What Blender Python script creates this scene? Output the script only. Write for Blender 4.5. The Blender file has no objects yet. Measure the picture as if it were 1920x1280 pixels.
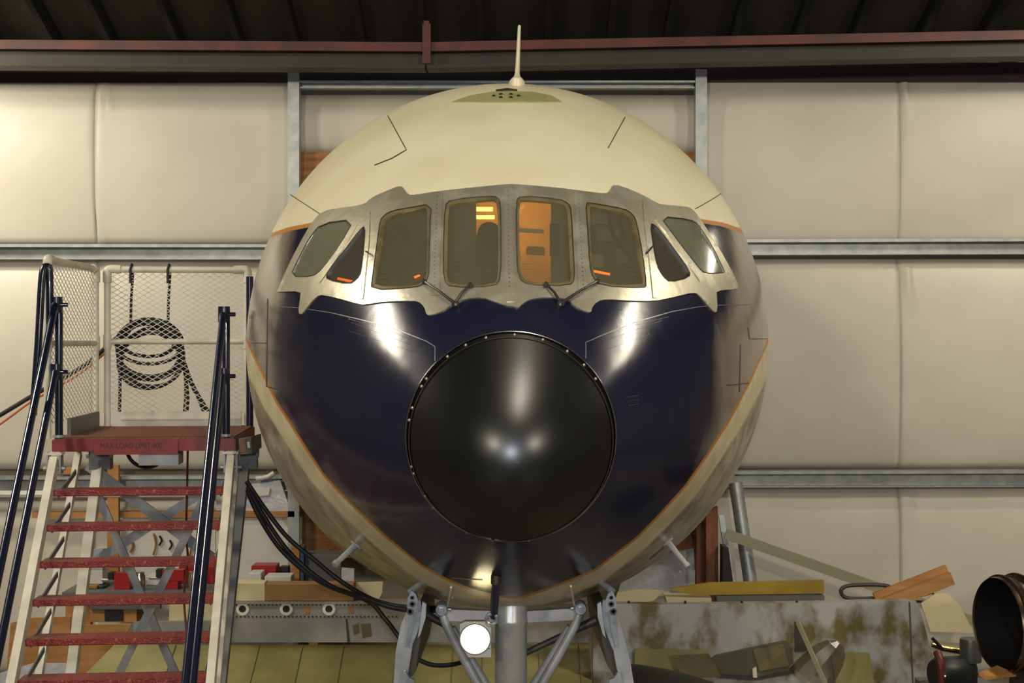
import bpy, bmesh, math, random
import numpy as np
from mathutils import Vector, Matrix, Quaternion
from mathutils.geometry import delaunay_2d_cdt
random.seed(7)
SC = bpy.context.scene
COL = SC.collection
F = 2667.0          # focal length in pixels of the 1920 px wide frame (50 mm on 36 mm)
EYE = 3.3           # camera height above the hangar floor

# ------------------------------------------------------------------ camera, world, lights, exposure
cam = bpy.data.objects.new('camera', bpy.data.cameras.new('camera'))
cam.data.lens = 50.0; cam.data.sensor_width = 36.0; cam.data.clip_end = 200
cam.location = (0, 0, EYE); cam.rotation_euler = (math.pi/2, 0, 0)
COL.objects.link(cam); SC.camera = cam
world = bpy.data.worlds.new('world'); SC.world = world; world.use_nodes = True
world.node_tree.nodes['Background'].inputs[0].default_value = (1.0, 0.86, 0.62, 1)
world.node_tree.nodes['Background'].inputs[1].default_value = 0.02
SC.view_settings.view_transform = 'Standard'; SC.view_settings.look = 'None'
SC.view_settings.exposure = 0.0; SC.view_settings.gamma = 1.0; SC.view_settings.use_curve_mapping = False

def area(name, loc, target, sx, sy, power, color, spread=180):
    l = bpy.data.lights.new(name, 'AREA'); l.shape = 'RECTANGLE'; l.size = sx; l.size_y = sy
    l.energy = power; l.color = color; l.spread = math.radians(spread)
    o = bpy.data.objects.new(name, l); COL.objects.link(o); o.location = loc
    o.rotation_euler = (Vector(target)-Vector(loc)).to_track_quat('-Z', 'Y').to_euler()
    return o
WARM = (1.0, 0.90, 0.72); NEUT = (1.0, 0.90, 0.70)
# hangar luminaires hung under the roof: three rows of warm tubes
area('hangar_lamp_centre', (0.75, 2.0, 7.5), (0.75, 2.2, 0), 0.22, 2.4, 190, WARM)
for sx in (-1, 1):
    area('hangar_lamp_side', (sx*7.0, 7.4, 7.5), (sx*4.0, 8.0, 1.5), 0.28, 2.2, 370 if sx < 0 else 270, WARM)
    area('hangar_lamp_wall', (-6.6 if sx < 0 else 5.9, 11.6, 6.0 if sx < 0 else 6.35), (-6.2, 13.6, 3.2) if sx < 0 else (5.9, 11.9, 0.0), 1.6, 0.3, 130 if sx < 0 else 60, WARM)
area('hangar_lamp_rear_left', (-4.9, -8.6, 6.8), (-1.0, 6.0, 2.5), 0.8, 0.8, 680, WARM)
area('hangar_lamp_rear_right', (7.0, -8.6, 6.8), (1.0, 6.0, 2.5), 0.8, 0.8, 680, WARM)
fl = bpy.data.lights.new('camera_flash', 'SPOT'); fl.energy = 480; fl.color = (0.80, 0.88, 1.0)
fl.shadow_soft_size = 0.05; fl.spot_size = math.radians(60); fl.spot_blend = 0.5
flo = bpy.data.objects.new('camera_flash', fl); flo.location = (0.0, -0.05, EYE+0.13); flo.rotation_euler = (math.pi/2, 0, 0)
COL.objects.link(flo)

# ------------------------------------------------------------------ helpers
def P(px, py, d):
    return Vector(((px-960.0)/F*d, d, EYE-(py-640.0)/F*d))
def lin(r, g, b):
    def c(v):
        v /= 255.0
        return v/12.92 if v <= 0.04045 else ((v+0.055)/1.055)**2.4
    return (c(r), c(g), c(b), 1.0)

class NT:
    def __init__(s, m):
        m.use_nodes = True; s.t = m.node_tree; s.n = s.t.nodes; s.b = s.n['Principled BSDF']
    def new(s, kind, **kw):
        n = s.n.new(kind)
        for k, v in kw.items(): setattr(n, k, v)
        return n
    def link(s, a, b): s.t.links.new(a, b)
    def mix(s, fac, a, b):
        m = s.new('ShaderNodeMix', data_type='RGBA')
        for k, v in ((0, fac), (6, a), (7, b)):
            if isinstance(v, bpy.types.NodeSocket): s.link(v, m.inputs[k])
            else: m.inputs[k].default_value = v
        return m.outputs[2]
    def noise(s, scale, detail=4, coord=None, stretch=None, rough=0.55):
        n = s.new('ShaderNodeTexNoise'); n.inputs['Scale'].default_value = scale
        n.inputs['Detail'].default_value = detail; n.inputs['Roughness'].default_value = rough
        tc = s.new('ShaderNodeTexCoord'); src = tc.outputs['Object']
        if stretch:
            mp = s.new('ShaderNodeMapping'); mp.inputs['Scale'].default_value = stretch
            s.link(src, mp.inputs[0]); src = mp.outputs[0]
        s.link(src, n.inputs['Vector'])
        return n.outputs[0]
    def ramp(s, fac, lo, hi, a=(0, 0, 0, 1), b=(1, 1, 1, 1)):
        r = s.new('ShaderNodeValToRGB'); e = r.color_ramp.elements
        e[0].position = lo; e[1].position = hi; e[0].color = a; e[1].color = b
        s.link(fac, r.inputs[0]); return r.outputs[0]
    def bump(s, h, strength, dist=0.01):
        b = s.new('ShaderNodeBump'); b.inputs['Strength'].default_value = strength
        b.inputs['Distance'].default_value = dist
        s.link(h, b.inputs['Height']); s.link(b.outputs[0], s.b.inputs['Normal'])
    def math(s, op, a, b=None, clamp=False):
        m = s.new('ShaderNodeMath', operation=op); m.use_clamp = clamp
        for k, v in ((0, a), (1, b)):
            if v is None: continue
            if isinstance(v, bpy.types.NodeSocket): s.link(v, m.inputs[k])
            else: m.inputs[k].default_value = v
        return m.outputs[0]
MATS = {}
def mat(name, col, rough=0.5, metal=0.0, col2=None, nscale=6.0, lo=0.4, hi=0.62, bump=0.0, bscale=40.0,
        coat=0.0, stretch=None, emit=None, spec=0.5, rough2=None, bdist=0.01):
    m = bpy.data.materials.new(name); t = NT(m); b = t.b
    b.inputs['Base Color'].default_value = col; b.inputs['Roughness'].default_value = rough
    b.inputs['Metallic'].default_value = metal; b.inputs['Specular IOR Level'].default_value = spec
    b.inputs['Coat Weight'].default_value = coat; b.inputs['Coat Roughness'].default_value = 0.06
    if col2 is not None:
        f = t.ramp(t.noise(nscale, 5, stretch=stretch), lo, hi)
        t.link(t.mix(f, col, col2), b.inputs['Base Color'])
        if rough2 is not None:
            t.link(t.math('ADD', t.math('MULTIPLY', f, rough2-rough), rough), b.inputs['Roughness'])
    if bump: t.bump(t.noise(bscale, 3, stretch=stretch), bump, bdist)
    if emit:
        b.inputs['Emission Color'].default_value = emit[0]; b.inputs['Emission Strength'].default_value = emit[1]
    MATS[name] = m; return m

ORG = {}
def empty(name, loc, label=None, cat=None, group=None):
    o = bpy.data.objects.new(name, None); COL.objects.link(o); o.location = loc
    o.empty_display_size = 0.1; ORG[o.name] = Vector(loc)
    if label: o['label'] = label; o['category'] = cat
    if group: o['group'] = group
    return o
def tag(o, label, cat, group=None):
    o['label'] = label; o['category'] = cat
    if group: o['group'] = group
    return o
def finish(me, smooth):
    if smooth:
        me.polygons.foreach_set('use_smooth', [True]*len(me.polygons))
        if smooth != 'all':
            try: me.set_sharp_from_angle(angle=math.radians(smooth if smooth is not True else 35))
            except Exception: pass
def obj(name, bm, m, parent=None, smooth=False, origin=None, fix=True):
    """One bmesh in world coordinates becomes ONE mesh object, child of parent or top-level."""
    if fix: bmesh.ops.recalc_face_normals(bm, faces=bm.faces)
    me = bpy.data.meshes.new(name); bm.to_mesh(me); bm.free()
    o = bpy.data.objects.new(name, me); COL.objects.link(o)
    me.materials.append(MATS[m] if isinstance(m, str) else m)
    if parent is not None: org = ORG[parent.name]; o.parent = parent
    else:
        if origin is None:
            cs = np.array([v.co for v in me.vertices]); lo, hi = cs.min(0), cs.max(0)
            origin = ((lo[0]+hi[0])/2, (lo[1]+hi[1])/2, lo[2])
        org = Vector(origin); o.location = org
    ORG[o.name] = org
    me.transform(Matrix.Translation(-org)); finish(me, smooth)
    return o
def struct(name, bm, m, smooth=False, label=None):
    o = obj(name, bm, m, None, smooth, origin=(0, 0, 0)); o['kind'] = 'structure'
    if label: o['label'] = label
    return o
def B(): return bmesh.new()
def hexa(bm, a, b):
    """two quads (4 points each, same winding) -> closed box"""
    va = [bm.verts.new(p) for p in a]; vb = [bm.verts.new(p) for p in b]
    n = len(va); bm.faces.new(va[::-1]); bm.faces.new(vb)
    for i in range(n): bm.faces.new((va[i], va[(i+1) % n], vb[(i+1) % n], vb[i]))
def box(bm, c, s, rot=None):
    M = rot if rot is not None else Matrix.Identity(3); c = Vector(c); h = [x/2 for x in s]
    q = [(-1, -1), (1, -1), (1, 1), (-1, 1)]
    hexa(bm, [c+M@Vector((x*h[0], y*h[1], -h[2])) for x, y in q], [c+M@Vector((x*h[0], y*h[1], h[2])) for x, y in q])
def bar(bm, p0, p1, w, h, up=(0, 0, 1)):
    """rectangular bar; w across, h along the up direction"""
    p0, p1 = Vector(p0), Vector(p1); d = (p1-p0).normalized(); s = d.cross(Vector(up)).normalized(); u = s.cross(d)
    q = [(-1, -1), (1, -1), (1, 1), (-1, 1)]
    hexa(bm, [p0+s*x*w/2+u*y*h/2 for x, y in q], [p1+s*x*w/2+u*y*h/2 for x, y in q])
def prism(bm, pts, ext):
    ext = Vector(ext); hexa(bm, [Vector(p) for p in pts], [Vector(p)+ext for p in pts])
def tube(bm, pts, r, n=10, closed=False, cap=True):
    pts = [Vector(p) for p in pts]; N = len(pts); rs = r if isinstance(r, (list, tuple)) else [r]*N
    rings = []; prev = None
    for i, p in enumerate(pts):
        a = pts[(i-1) % N] if (i > 0 or closed) else p; c = pts[(i+1) % N] if (i < N-1 or closed) else p
        t = (c-a).normalized()
        if prev is None:
            s = t.cross(Vector((0, 0, 1)));
            if s.length < 1e-3: s = t.cross(Vector((1, 0, 0)))
        else: s = prev-t*prev.dot(t)
        s.normalize(); prev = s; u = t.cross(s)
        rings.append([bm.verts.new(p+(s*math.cos(k*2*math.pi/n)+u*math.sin(k*2*math.pi/n))*rs[i]) for k in range(n)])
    for i in range(N if closed else N-1):
        A, C = rings[i], rings[(i+1) % N]
        for k in range(n): bm.faces.new((A[k], A[(k+1) % n], C[(k+1) % n], C[k]))
    if cap and not closed: bm.faces.new(rings[0][::-1]); bm.faces.new(rings[-1])
def lathe(bm, prof, c, axis=(0, 0, 1), n=32, capa=False, capb=False):
    """prof: (radius, distance along axis)"""
    ax = Vector(axis).normalized(); s = ax.orthogonal().normalized(); u = ax.cross(s); c = Vector(c); rings = []
    for r, h in prof:
        if r < 1e-5: rings.append([bm.verts.new(c+ax*h)])
        else: rings.append([bm.verts.new(c+ax*h+(s*math.cos(2*math.pi*k/n)+u*math.sin(2*math.pi*k/n))*r) for k in range(n)])
    for A, C in zip(rings, rings[1:]):
        if len(A) == 1 and len(C) == 1: continue
        for k in range(n):
            j = (k+1) % n
            if len(A) == 1: bm.faces.new((A[0], C[j], C[k]))
            elif len(C) == 1: bm.faces.new((A[k], A[j], C[0]))
            else: bm.faces.new((A[k], A[j], C[j], C[k]))
    if capa and len(rings[0]) > 1: bm.faces.new(rings[0][::-1])
    if capb and len(rings[-1]) > 1: bm.faces.new(rings[-1])
def spline(pts, sub=8, closed=False):
    pts = [Vector(p) for p in pts]; N = len(pts); out = []
    for i in range(N if closed else N-1):
        if closed: a, b, c, d = pts[(i-1) % N], pts[i], pts[(i+1) % N], pts[(i+2) % N]
        else: a, b, c, d = pts[max(i-1, 0)], pts[i], pts[i+1], pts[min(i+2, N-1)]
        for k in range(sub):
            t = k/sub
            out.append(0.5*((2*b)+(c-a)*t+(2*a-5*b+4*c-d)*t*t+(3*b-a-3*c+d)*t**3))
    if not closed: out.append(pts[-1])
    return out
def rotz(a): return Matrix.Rotation(a, 3, 'Z')
def share(o, parent, loc=(0, 0, 0), rot=None):
    c = o.copy(); COL.objects.link(c); c.parent = parent; c.location = loc
    if rot: c.rotation_euler = rot
    return c

# ------------------------------------------------------------------ materials
mat('floor_concrete', lin(120, 112, 98), 0.45, col2=lin(96, 90, 80), nscale=1.2, bump=0.15, bscale=30)
mat('insulation', lin(206, 200, 186), 0.42, col2=lin(196, 190, 176), nscale=0.7, bump=0.10, bscale=2.2, bdist=0.05)
mat('side_wall', lin(150, 142, 126), 0.6, col2=lin(136, 128, 112), nscale=0.8)
mat('roof_dark', lin(54, 51, 45), 0.8, col2=lin(44, 42, 38), nscale=1.0)
mat('rafter', lin(15, 13, 12), 0.8)
mat('galvanised', lin(150, 156, 158), 0.42, 0.55, col2=lin(176, 180, 178), nscale=9, lo=0.35, hi=0.7)
mat('beam_red', lin(98, 38, 30), 0.5, col2=lin(64, 28, 22), nscale=3, bump=0.1)
mat('beam_olive', lin(46, 42, 30), 0.55, col2=lin(33, 31, 24), nscale=2.5)
mat('eave_maroon', lin(44, 22, 22), 0.6, col2=lin(30, 20, 22), nscale=2)
mat('plywood', lin(168, 116, 62), 0.6, col2=lin(136, 88, 44), nscale=2.5, stretch=(1, 1, 9))
mat('wood_red', lin(140, 86, 52), 0.6, col2=lin(112, 64, 38), nscale=3, stretch=(9, 9, 1))
mat('wood_pine', lin(176, 128, 74), 0.65, col2=lin(156, 108, 58), nscale=2, stretch=(1, 7, 7))
mat('radome_black', lin(13, 13, 12), 0.30, col2=lin(17, 17, 15), nscale=4, spec=0.55)
mat('black_rubber', lin(18, 17, 16), 0.55)
mat('steel_bright', lin(205, 205, 196), 0.22, 1.0)
mat('screw', lin(140, 132, 108), 0.35, 0.8)
mat('frame_metal', lin(184, 177, 154), 0.36, 0.65, col2=lin(224, 219, 197), nscale=7, lo=0.46, hi=0.64, bump=0.4, bscale=7, rough2=0.24, bdist=0.008)
mat('seal_tan', lin(106, 95, 56), 0.6, col2=lin(88, 78, 46), nscale=14)
mat('seal_dark', lin(44, 40, 30), 0.5)
mat('rivet_dark', lin(52, 46, 36), 0.5, 0.3)
mat('rivet_steel', lin(150, 146, 140), 0.3, 0.9)
mat('seam', lin(60, 56, 50), 0.5)
mat('seam_light', lin(120, 116, 112), 0.35, 0.6)
mat('hatch_green', lin(166, 162, 110), 0.5, col2=lin(150, 148, 98), nscale=6)
mat('aerial_cream', lin(222, 212, 186), 0.4)
mat('wiper', lin(70, 66, 62), 0.35, 0.6)
mat('gear_grey', lin(172, 174, 176), 0.34, 0.35, col2=lin(152, 154, 156), nscale=8)
mat('gear_silver', lin(190, 200, 212), 0.24, 0.6, col2=lin(150, 160, 172), nscale=12)
mat('gear_dark', lin(62, 58, 52), 0.5, 0.2)
mat('lamp_plate', lin(182, 180, 174), 0.4, 0.4)
mat('lamp_lens', lin(255, 240, 200), 0.2, emit=(lin(255, 230, 160), 4.0))
mat('navy_paint', lin(16, 22, 44), 0.22, coat=0.5)
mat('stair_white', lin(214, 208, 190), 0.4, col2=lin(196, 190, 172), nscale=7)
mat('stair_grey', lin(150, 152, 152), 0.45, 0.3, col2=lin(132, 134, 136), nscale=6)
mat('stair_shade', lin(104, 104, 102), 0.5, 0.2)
mat('stair_red', lin(128, 24, 22), 0.45, col2=lin(108, 20, 20), nscale=8)
mat('tread_red', lin(122, 28, 24), 0.45, col2=lin(168, 100, 74), nscale=60, lo=0.55, hi=0.72, bump=0.6, bscale=90)
mat('deck_brown', lin(118, 74, 52), 0.75, col2=lin(150, 100, 72), nscale=60, lo=0.5, hi=0.7, bump=0.5, bscale=120)
mat('lettering', lin(58, 26, 32), 0.6)
mat('mesh_white', lin(206, 202, 188), 0.45)
mat('rope_black', lin(22, 20, 18), 0.6, bump=0.2, bscale=60)
mat('cord_orange', lin(190, 92, 44), 0.5)
mat('cord_red', lin(96, 36, 28), 0.5)
mat('box_brown', lin(122, 82, 52), 0.55)
mat('box_greygreen', lin(104, 108, 96), 0.5, 0.2)
mat('label_white', lin(226, 224, 214), 0.5)
mat('wing_grey', lin(156, 154, 148), 0.45, 0.25, col2=lin(132, 130, 124), nscale=3)
mat('primer', lin(150, 141, 90), 0.5, col2=lin(130, 122, 76), nscale=2.4)
mat('weathered', lin(176, 176, 172), 0.42, 0.2, col2=lin(112, 101, 60), nscale=3.2, lo=0.47, hi=0.62, stretch=(1.2, 1, 0.8))
mat('olive', lin(112, 103, 66), 0.5, col2=lin(90, 83, 54), nscale=4)
mat('olive_dark', lin(84, 82, 60), 0.5, col2=lin(70, 66, 48), nscale=4)
mat('yellow_paint', lin(178, 148, 40), 0.45, col2=lin(150, 120, 32), nscale=3)
mat('cardboard', lin(150, 112, 66), 0.7, col2=lin(136, 100, 58), nscale=4)
mat('cream_board', lin(214, 200, 158), 0.6)
mat('white_board', lin(206, 202, 194), 0.55, col2=lin(190, 188, 182), nscale=2)
mat('plastic_sheet', lin(186, 188, 194), 0.25, bump=0.6, bscale=9, bdist=0.03)
mat('red_tool', lin(150, 26, 30), 0.35)
mat('dark_tool', lin(34, 36, 38), 0.45, 0.2)
mat('bench_grey', lin(96, 100, 102), 0.5)
mat('pale_green_metal', lin(160, 158, 126), 0.4, 0.2)
mat('pipe_metal', lin(104, 88, 74), 0.3, 0.9, col2=lin(64, 52, 44), nscale=5)
mat('brass', lin(206, 180, 104), 0.25, 1.0)
mat('canister', lin(86, 86, 84), 0.4, 0.3)
mat('blue_tool', lin(60, 88, 130), 0.4)
mat('bulkhead', lin(104, 98, 76), 0.6, col2=lin(84, 80, 62), nscale=5)
mat('ochre', lin(206, 150, 58), 0.6, col2=lin(184, 128, 46), nscale=3)
mat('seat_fabric', lin(72, 66, 50), 0.7)
mat('panel_dark', lin(58, 56, 46), 0.5)
mat('cockpit_grey', lin(150, 154, 160), 0.45)
mat('orange_glow', lin(255, 120, 30), 0.4, emit=(lin(255, 112, 24), 3.0))
mat('cabin_lamp', lin(255, 214, 130), 0.4, emit=(lin(255, 206, 110), 6.0))

m = bpy.data.materials.new('hazard_stripe'); t = NT(m)      # yellow and black slanting bars
w = t.new('ShaderNodeTexWave', bands_direction='DIAGONAL'); w.inputs['Scale'].default_value = 6.5
tc = t.new('ShaderNodeTexCoord'); t.link(tc.outputs['Object'], w.inputs['Vector'])
t.link(t.ramp(w.outputs[1], 0.48, 0.52, lin(20, 19, 16), lin(206, 176, 30)), t.b.inputs['Base Color'])
MATS['hazard_stripe'] = m

def glass(name, tint, refl, rough, film=0.0, fcol=(0.4, 0.38, 0.28, 1)):
    """thin sheet: tinted see-through, Fresnel reflection, a film of dust"""
    m = bpy.data.materials.new(name); t = NT(m); t.n.remove(t.b)
    out = t.n['Material Output']; tr = t.new('ShaderNodeBsdfTransparent'); tr.inputs[0].default_value = tint
    gl = t.new('ShaderNodeBsdfGlossy'); gl.inputs['Roughness'].default_value = rough; gl.inputs[0].default_value = (1, 1, 1, 1)
    df = t.new('ShaderNodeBsdfDiffuse'); df.inputs[0].default_value = fcol
    fr = t.new('ShaderNodeFresnel'); ge = t.new('ShaderNodeNewGeometry')
    t.link(t.math('ADD', t.math('MULTIPLY', ge.outputs['Backfacing'], 1/1.5-1.5), 1.5), fr.inputs[0])
    f = t.math('ADD', t.math('MULTIPLY', fr.outputs[0], 1.0-refl), refl, True)
    m0 = t.new('ShaderNodeMixShader'); m0.inputs[0].default_value = film; t.link(tr.outputs[0], m0.inputs[1]); t.link(df.outputs[0], m0.inputs[2])
    mx = t.new('ShaderNodeMixShader'); t.link(f, mx.inputs[0]); t.link(m0.outputs[0], mx.inputs[1]); t.link(gl.outputs[0], mx.inputs[2])
    t.link(mx.outputs[0], out.inputs[0]); MATS[name] = m
glass('windscreen_glass', (0.86, 0.82, 0.62, 1), 0.05, 0.03, 0.14)
glass('clear_plastic', (0.62, 0.60, 0.48, 1), 0.22, 0.25)
glass('quarter_glass', (0.7, 0.66, 0.56, 1), 0.06, 0.06, 0.12, (0.4, 0.36, 0.30, 1))
m = mat('side_glass', lin(118, 122, 98), 0.12, 0.0, col2=lin(132, 136, 110), nscale=3, spec=0.9)   # clouded acrylic
m.node_tree.nodes['Principled BSDF'].inputs['Transmission Weight'].default_value = 0.25

# ------------------------------------------------------------------ the hull as a function
YR, HL, HR, ZA, ZR, R0, PP, QQ = 5.95, 2.55, 1.505, -0.002, -0.397, 0.437, 2.05, 2.0
XA, XR = -0.027, -0.005
def hull_u(y): return np.clip((np.asarray(y, float)-YR)/HL, 0, 1)
def hull_r(y): return R0+(HR-R0)*(1-(1-hull_u(y))**PP)
def hull_z(y): return ZA+(ZR-ZA)*(1-hull_u(y))**QQ      # relative to the eye height
def hull_x(y): return XA+(XR-XA)*(1-hull_u(y))**QQ
def hull_n(x, y, z):
    e = 1e-3
    ex = x-hull_x(y); ez = z-hull_z(y); L = np.sqrt(ex*ex+ez*ez)+1e-9; ex = ex/L; ez = ez/L
    dr = (hull_r(y+e)-hull_r(y-e))/(2*e); dz = (hull_z(y+e)-hull_z(y-e))/(2*e); dx = (hull_x(y+e)-hull_x(y-e))/(2*e)
    n = np.stack([ex, -ez*dz-ex*dx-dr, ez], -1)
    return n/np.linalg.norm(n, axis=-1, keepdims=True)
def hull_hit(px, py, off=0.0):
    """front pixel -> point of the hull skin (world), moved off metres along the skin's normal"""
    px = np.atleast_1d(np.asarray(px, float)); py = np.atleast_1d(np.asarray(py, float))
    dx = (px-960)/F; dz = -(py-640)/F
    ys = np.linspace(YR-0.15, 9.5, 700)
    f = np.sqrt((dx[:, None]*ys-hull_x(ys))**2+(dz[:, None]*ys-hull_z(ys))**2)-hull_r(ys)
    i = np.argmax(f < 0, axis=1); miss = ~(f < 0).any(1)
    i[miss] = np.argmin(f[miss], axis=1); i = np.clip(i, 1, None)
    lo = ys[i-1].copy(); hi = ys[i].copy()
    for _ in range(22):
        md = (lo+hi)/2
        g = np.sqrt((dx*md-hull_x(md))**2+(dz*md-hull_z(md))**2)-hull_r(md)
        lo = np.where(g > 0, md, lo); hi = np.where(g > 0, hi, md)
    y = hi; x = dx*y; z = dz*y; n = hull_n(x, y, z)
    p = np.stack([x, y, z+EYE], -1)+n*np.asarray(off)[..., None] if np.ndim(off) else np.stack([x, y, z+EYE], -1)+n*off
    return p, n
def H(px, py, off=0.0): return Vector(hull_hit(px, py, off)[0][0])
def HN(px, py): return Vector(hull_hit(px, py)[1][0])

# 2-D outline tools (pixel units)
def resample(poly, step, closed=True):
    p = np.asarray(poly, float); q = np.vstack([p, p[:1]]) if closed else p; out = []
    for a, b in zip(q, q[1:]):
        k = max(1, int(round(np.hypot(*(b-a))/step)))
        for i in range(k): out.append(a+(b-a)*i/k)
    if not closed: out.append(q[-1])
    return np.array(out)
def chaikin(poly, it=1):
    p = np.asarray(poly, float)
    for _ in range(it):
        n = np.roll(p, -1, 0); p = np.stack([p*0.75+n*0.25, p*0.25+n*0.75], 1).reshape(-1, 2)
    return p
def inside(poly, pts):
    p = np.asarray(poly, float); x = pts[:, 0]; y = pts[:, 1]; r = np.zeros(len(pts), bool)
    for (x1, y1), (x2, y2) in zip(p, np.roll(p, -1, 0)):
        c = (y1 > y) != (y2 > y)
        with np.errstate(divide='ignore', invalid='ignore'):
            r ^= c & (x < (x2-x1)*(y-y1)/(y2-y1+1e-12)+x1)
    return r
def segdist(poly, pts, closed=True):
    p = np.asarray(poly, float); q = np.vstack([p, p[:1]]) if closed else p; d = np.full(len(pts), 1e9)
    for a, b in zip(q, q[1:]):
        ab = b-a; t = np.clip(((pts-a)@ab)/(ab@ab+1e-12), 0, 1); d = np.minimum(d, np.linalg.norm(pts-a-t[:, None]*ab, axis=1))
    return d
def inset(poly, d):
    p = np.asarray(poly, float); a = np.roll(p, 1, 0); b = np.roll(p, -1, 0)
    area = np.sum(p[:, 0]*b[:, 1]-b[:, 0]*p[:, 1]); s = 1 if area > 0 else -1
    e1 = (p-a)/np.linalg.norm(p-a, axis=1, keepdims=True); e2 = (b-p)/np.linalg.norm(b-p, axis=1, keepdims=True)
    n = np.stack([-(e1[:, 1]+e2[:, 1]), e1[:, 0]+e2[:, 0]], 1)*s; L = np.linalg.norm(n, axis=1, keepdims=True)
    return p+n/L*d/np.clip(L/2, 0.6, 1)
def patch(outer, holes=(), grid=7.0, step=6.0):
    """triangulated outline with holes -> points (n,2), triangles"""
    loops = [resample(outer, step)]+[resample(h, step) for h in holes]; V = []; E = []
    for l in loops:
        k = len(V); V += [tuple(q) for q in l]; E += [(k+i, k+(i+1) % len(l)) for i in range(len(l))]
    o = np.asarray(outer, float); x0, y0 = o.min(0); x1, y1 = o.max(0)
    gx, gy = np.meshgrid(np.arange(x0, x1, grid), np.arange(y0, y1, grid)); g = np.stack([gx.ravel(), gy.ravel()], 1)
    g[:, 0] += (np.round((g[:, 1]-y0)/grid) % 2)*grid*0.5
    ok = inside(outer, g)&(segdist(outer, g) > grid*0.45)
    for h in holes: ok &= ~inside(h, g)&(segdist(h, g) > grid*0.45)
    V += [tuple(q) for q in g[ok]]
    vs, es, fs, *_ = delaunay_2d_cdt([Vector(v) for v in V], E, [], 0, 1e-4)
    vs = np.array([tuple(v) for v in vs]); c = np.array([vs[list(f)].mean(0) for f in fs])
    keep = inside(outer, c)
    for h in holes: keep &= ~inside(h, c)
    return vs, [tuple(f) for f, k in zip(fs, keep) if k]
def sheet(bm, top, bot, faces):
    """closed thin solid from a triangulated top and its underside"""
    a = [bm.verts.new(p) for p in top]; b = [bm.verts.new(p) for p in bot]; cnt = {}
    for f in faces:
        bm.faces.new([a[i] for i in f]); bm.faces.new([b[i] for i in f[::-1]])
        for i in range(len(f)):
            e = (f[i], f[(i+1) % len(f)]); cnt[e] = 1
    for (i, j) in cnt:
        if (j, i) not in cnt: bm.faces.new((a[j], a[i], b[i], b[j]))
    for v in [v for v in bm.verts if not v.link_faces]: bm.verts.remove(v)
def hull_sheet(bm, outer, holes=(), hi=0.006, lo=-0.004, grid=7.0, step=6.0):
    vs, fs = patch(outer, holes, grid, step)
    t, _ = hull_hit(vs[:, 0], vs[:, 1], hi); b, _ = hull_hit(vs[:, 0], vs[:, 1], lo)
    sheet(bm, t, b, fs)
def hull_strip(bm, poly, width, hi=0.003, step=8.0, lo=-0.004):
    """narrow strip of the given pixel width along a polyline of the skin"""
    p = resample(poly, step, False); t = np.gradient(p, axis=0); t /= np.linalg.norm(t, axis=1, keepdims=True)
    n = np.stack([-t[:, 1], t[:, 0]], 1)*width/2; L = p+n; R = p-n
    A = hull_hit(L[:, 0], L[:, 1], hi)[0]; C = hull_hit(R[:, 0], R[:, 1], hi)[0]
    A2 = hull_hit(L[:, 0], L[:, 1], lo)[0]; C2 = hull_hit(R[:, 0], R[:, 1], lo)[0]
    rows = [[bm.verts.new(q) for q in r] for r in (A, C, C2, A2)]
    for i in range(len(p)-1):
        for k in range(4):
            a, c = rows[k], rows[(k+1) % 4]; bm.faces.new((a[i], a[i+1], c[i+1], c[i]))
    bm.faces.new([r[0] for r in rows]); bm.faces.new([r[-1] for r in rows][::-1])

# ------------------------------------------------------------------ the hangar
YW = 14.0
def wx(px): return (px-960.0)/F*YW
def wz(py): return EYE-(py-640.0)/F*YW
bm = B(); box(bm, (0, 1, -0.05), (28, 28, 0.1)); struct('floor', bm, 'floor_concrete')
bm = B(); box(bm, (0, YW+0.3, 3.1), (28, 0.12, 6.2)); wall_back = struct('wall_back', bm, 'side_wall')
bm = B(); box(bm, (-13.5, 1, 4.5), (0.12, 28, 9)); struct('wall_left', bm, 'side_wall')
bm = B(); box(bm, (13.5, 1, 4.5), (0.12, 28, 9)); struct('wall_right', bm, 'side_wall')
bm = B(); box(bm, (0, -12, 4.5), (28, 0.12, 9)); struct('wall_front', bm, 'side_wall')
SL = 0.36; ZE = 6.28
bm = B()
for (y0, z0, y1, z1) in ((YW+0.3, ZE-0.1, 2.0, ZE+SL*12), (2.0, ZE+SL*12, -12.0, ZE-0.4)):
    prism(bm, [(-14, y0, z0), (14, y0, z0), (14, y1, z1), (-14, y1, z1)], (0, 0, 0.12))
ceiling = struct('ceiling', bm, 'roof_dark')
# rafters run up the roof slope, crossed by a row of noggings
first = None
for k in range(-12, 13):
    x = -0.27+k*0.6+(0.02 if k % 3 else -0.03)
    if first is None:
        bm = B(); bar(bm, (0, YW, ZE-0.09), (0, 7.0, ZE-0.09+SL*7), 0.055, 0.19)
        first = obj('rafter', bm, 'rafter', ceiling); first.location = (x, 0, 0)
    else: share(first, ceiling, (x, 0, 0))
bm = B(); bar(bm, (-9, 12.62, ZE-0.1+SL*1.38), (9, 12.62, ZE-0.1+SL*1.38), 0.05, 0.14); obj('nogging', bm, 'rafter', ceiling)
bm = B(); bar(bm, (-9, 11.3, ZE-0.1+SL*2.7), (9, 11.3, ZE-0.1+SL*2.7), 0.05, 0.14); obj('nogging', bm, 'rafter', ceiling)

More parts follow.
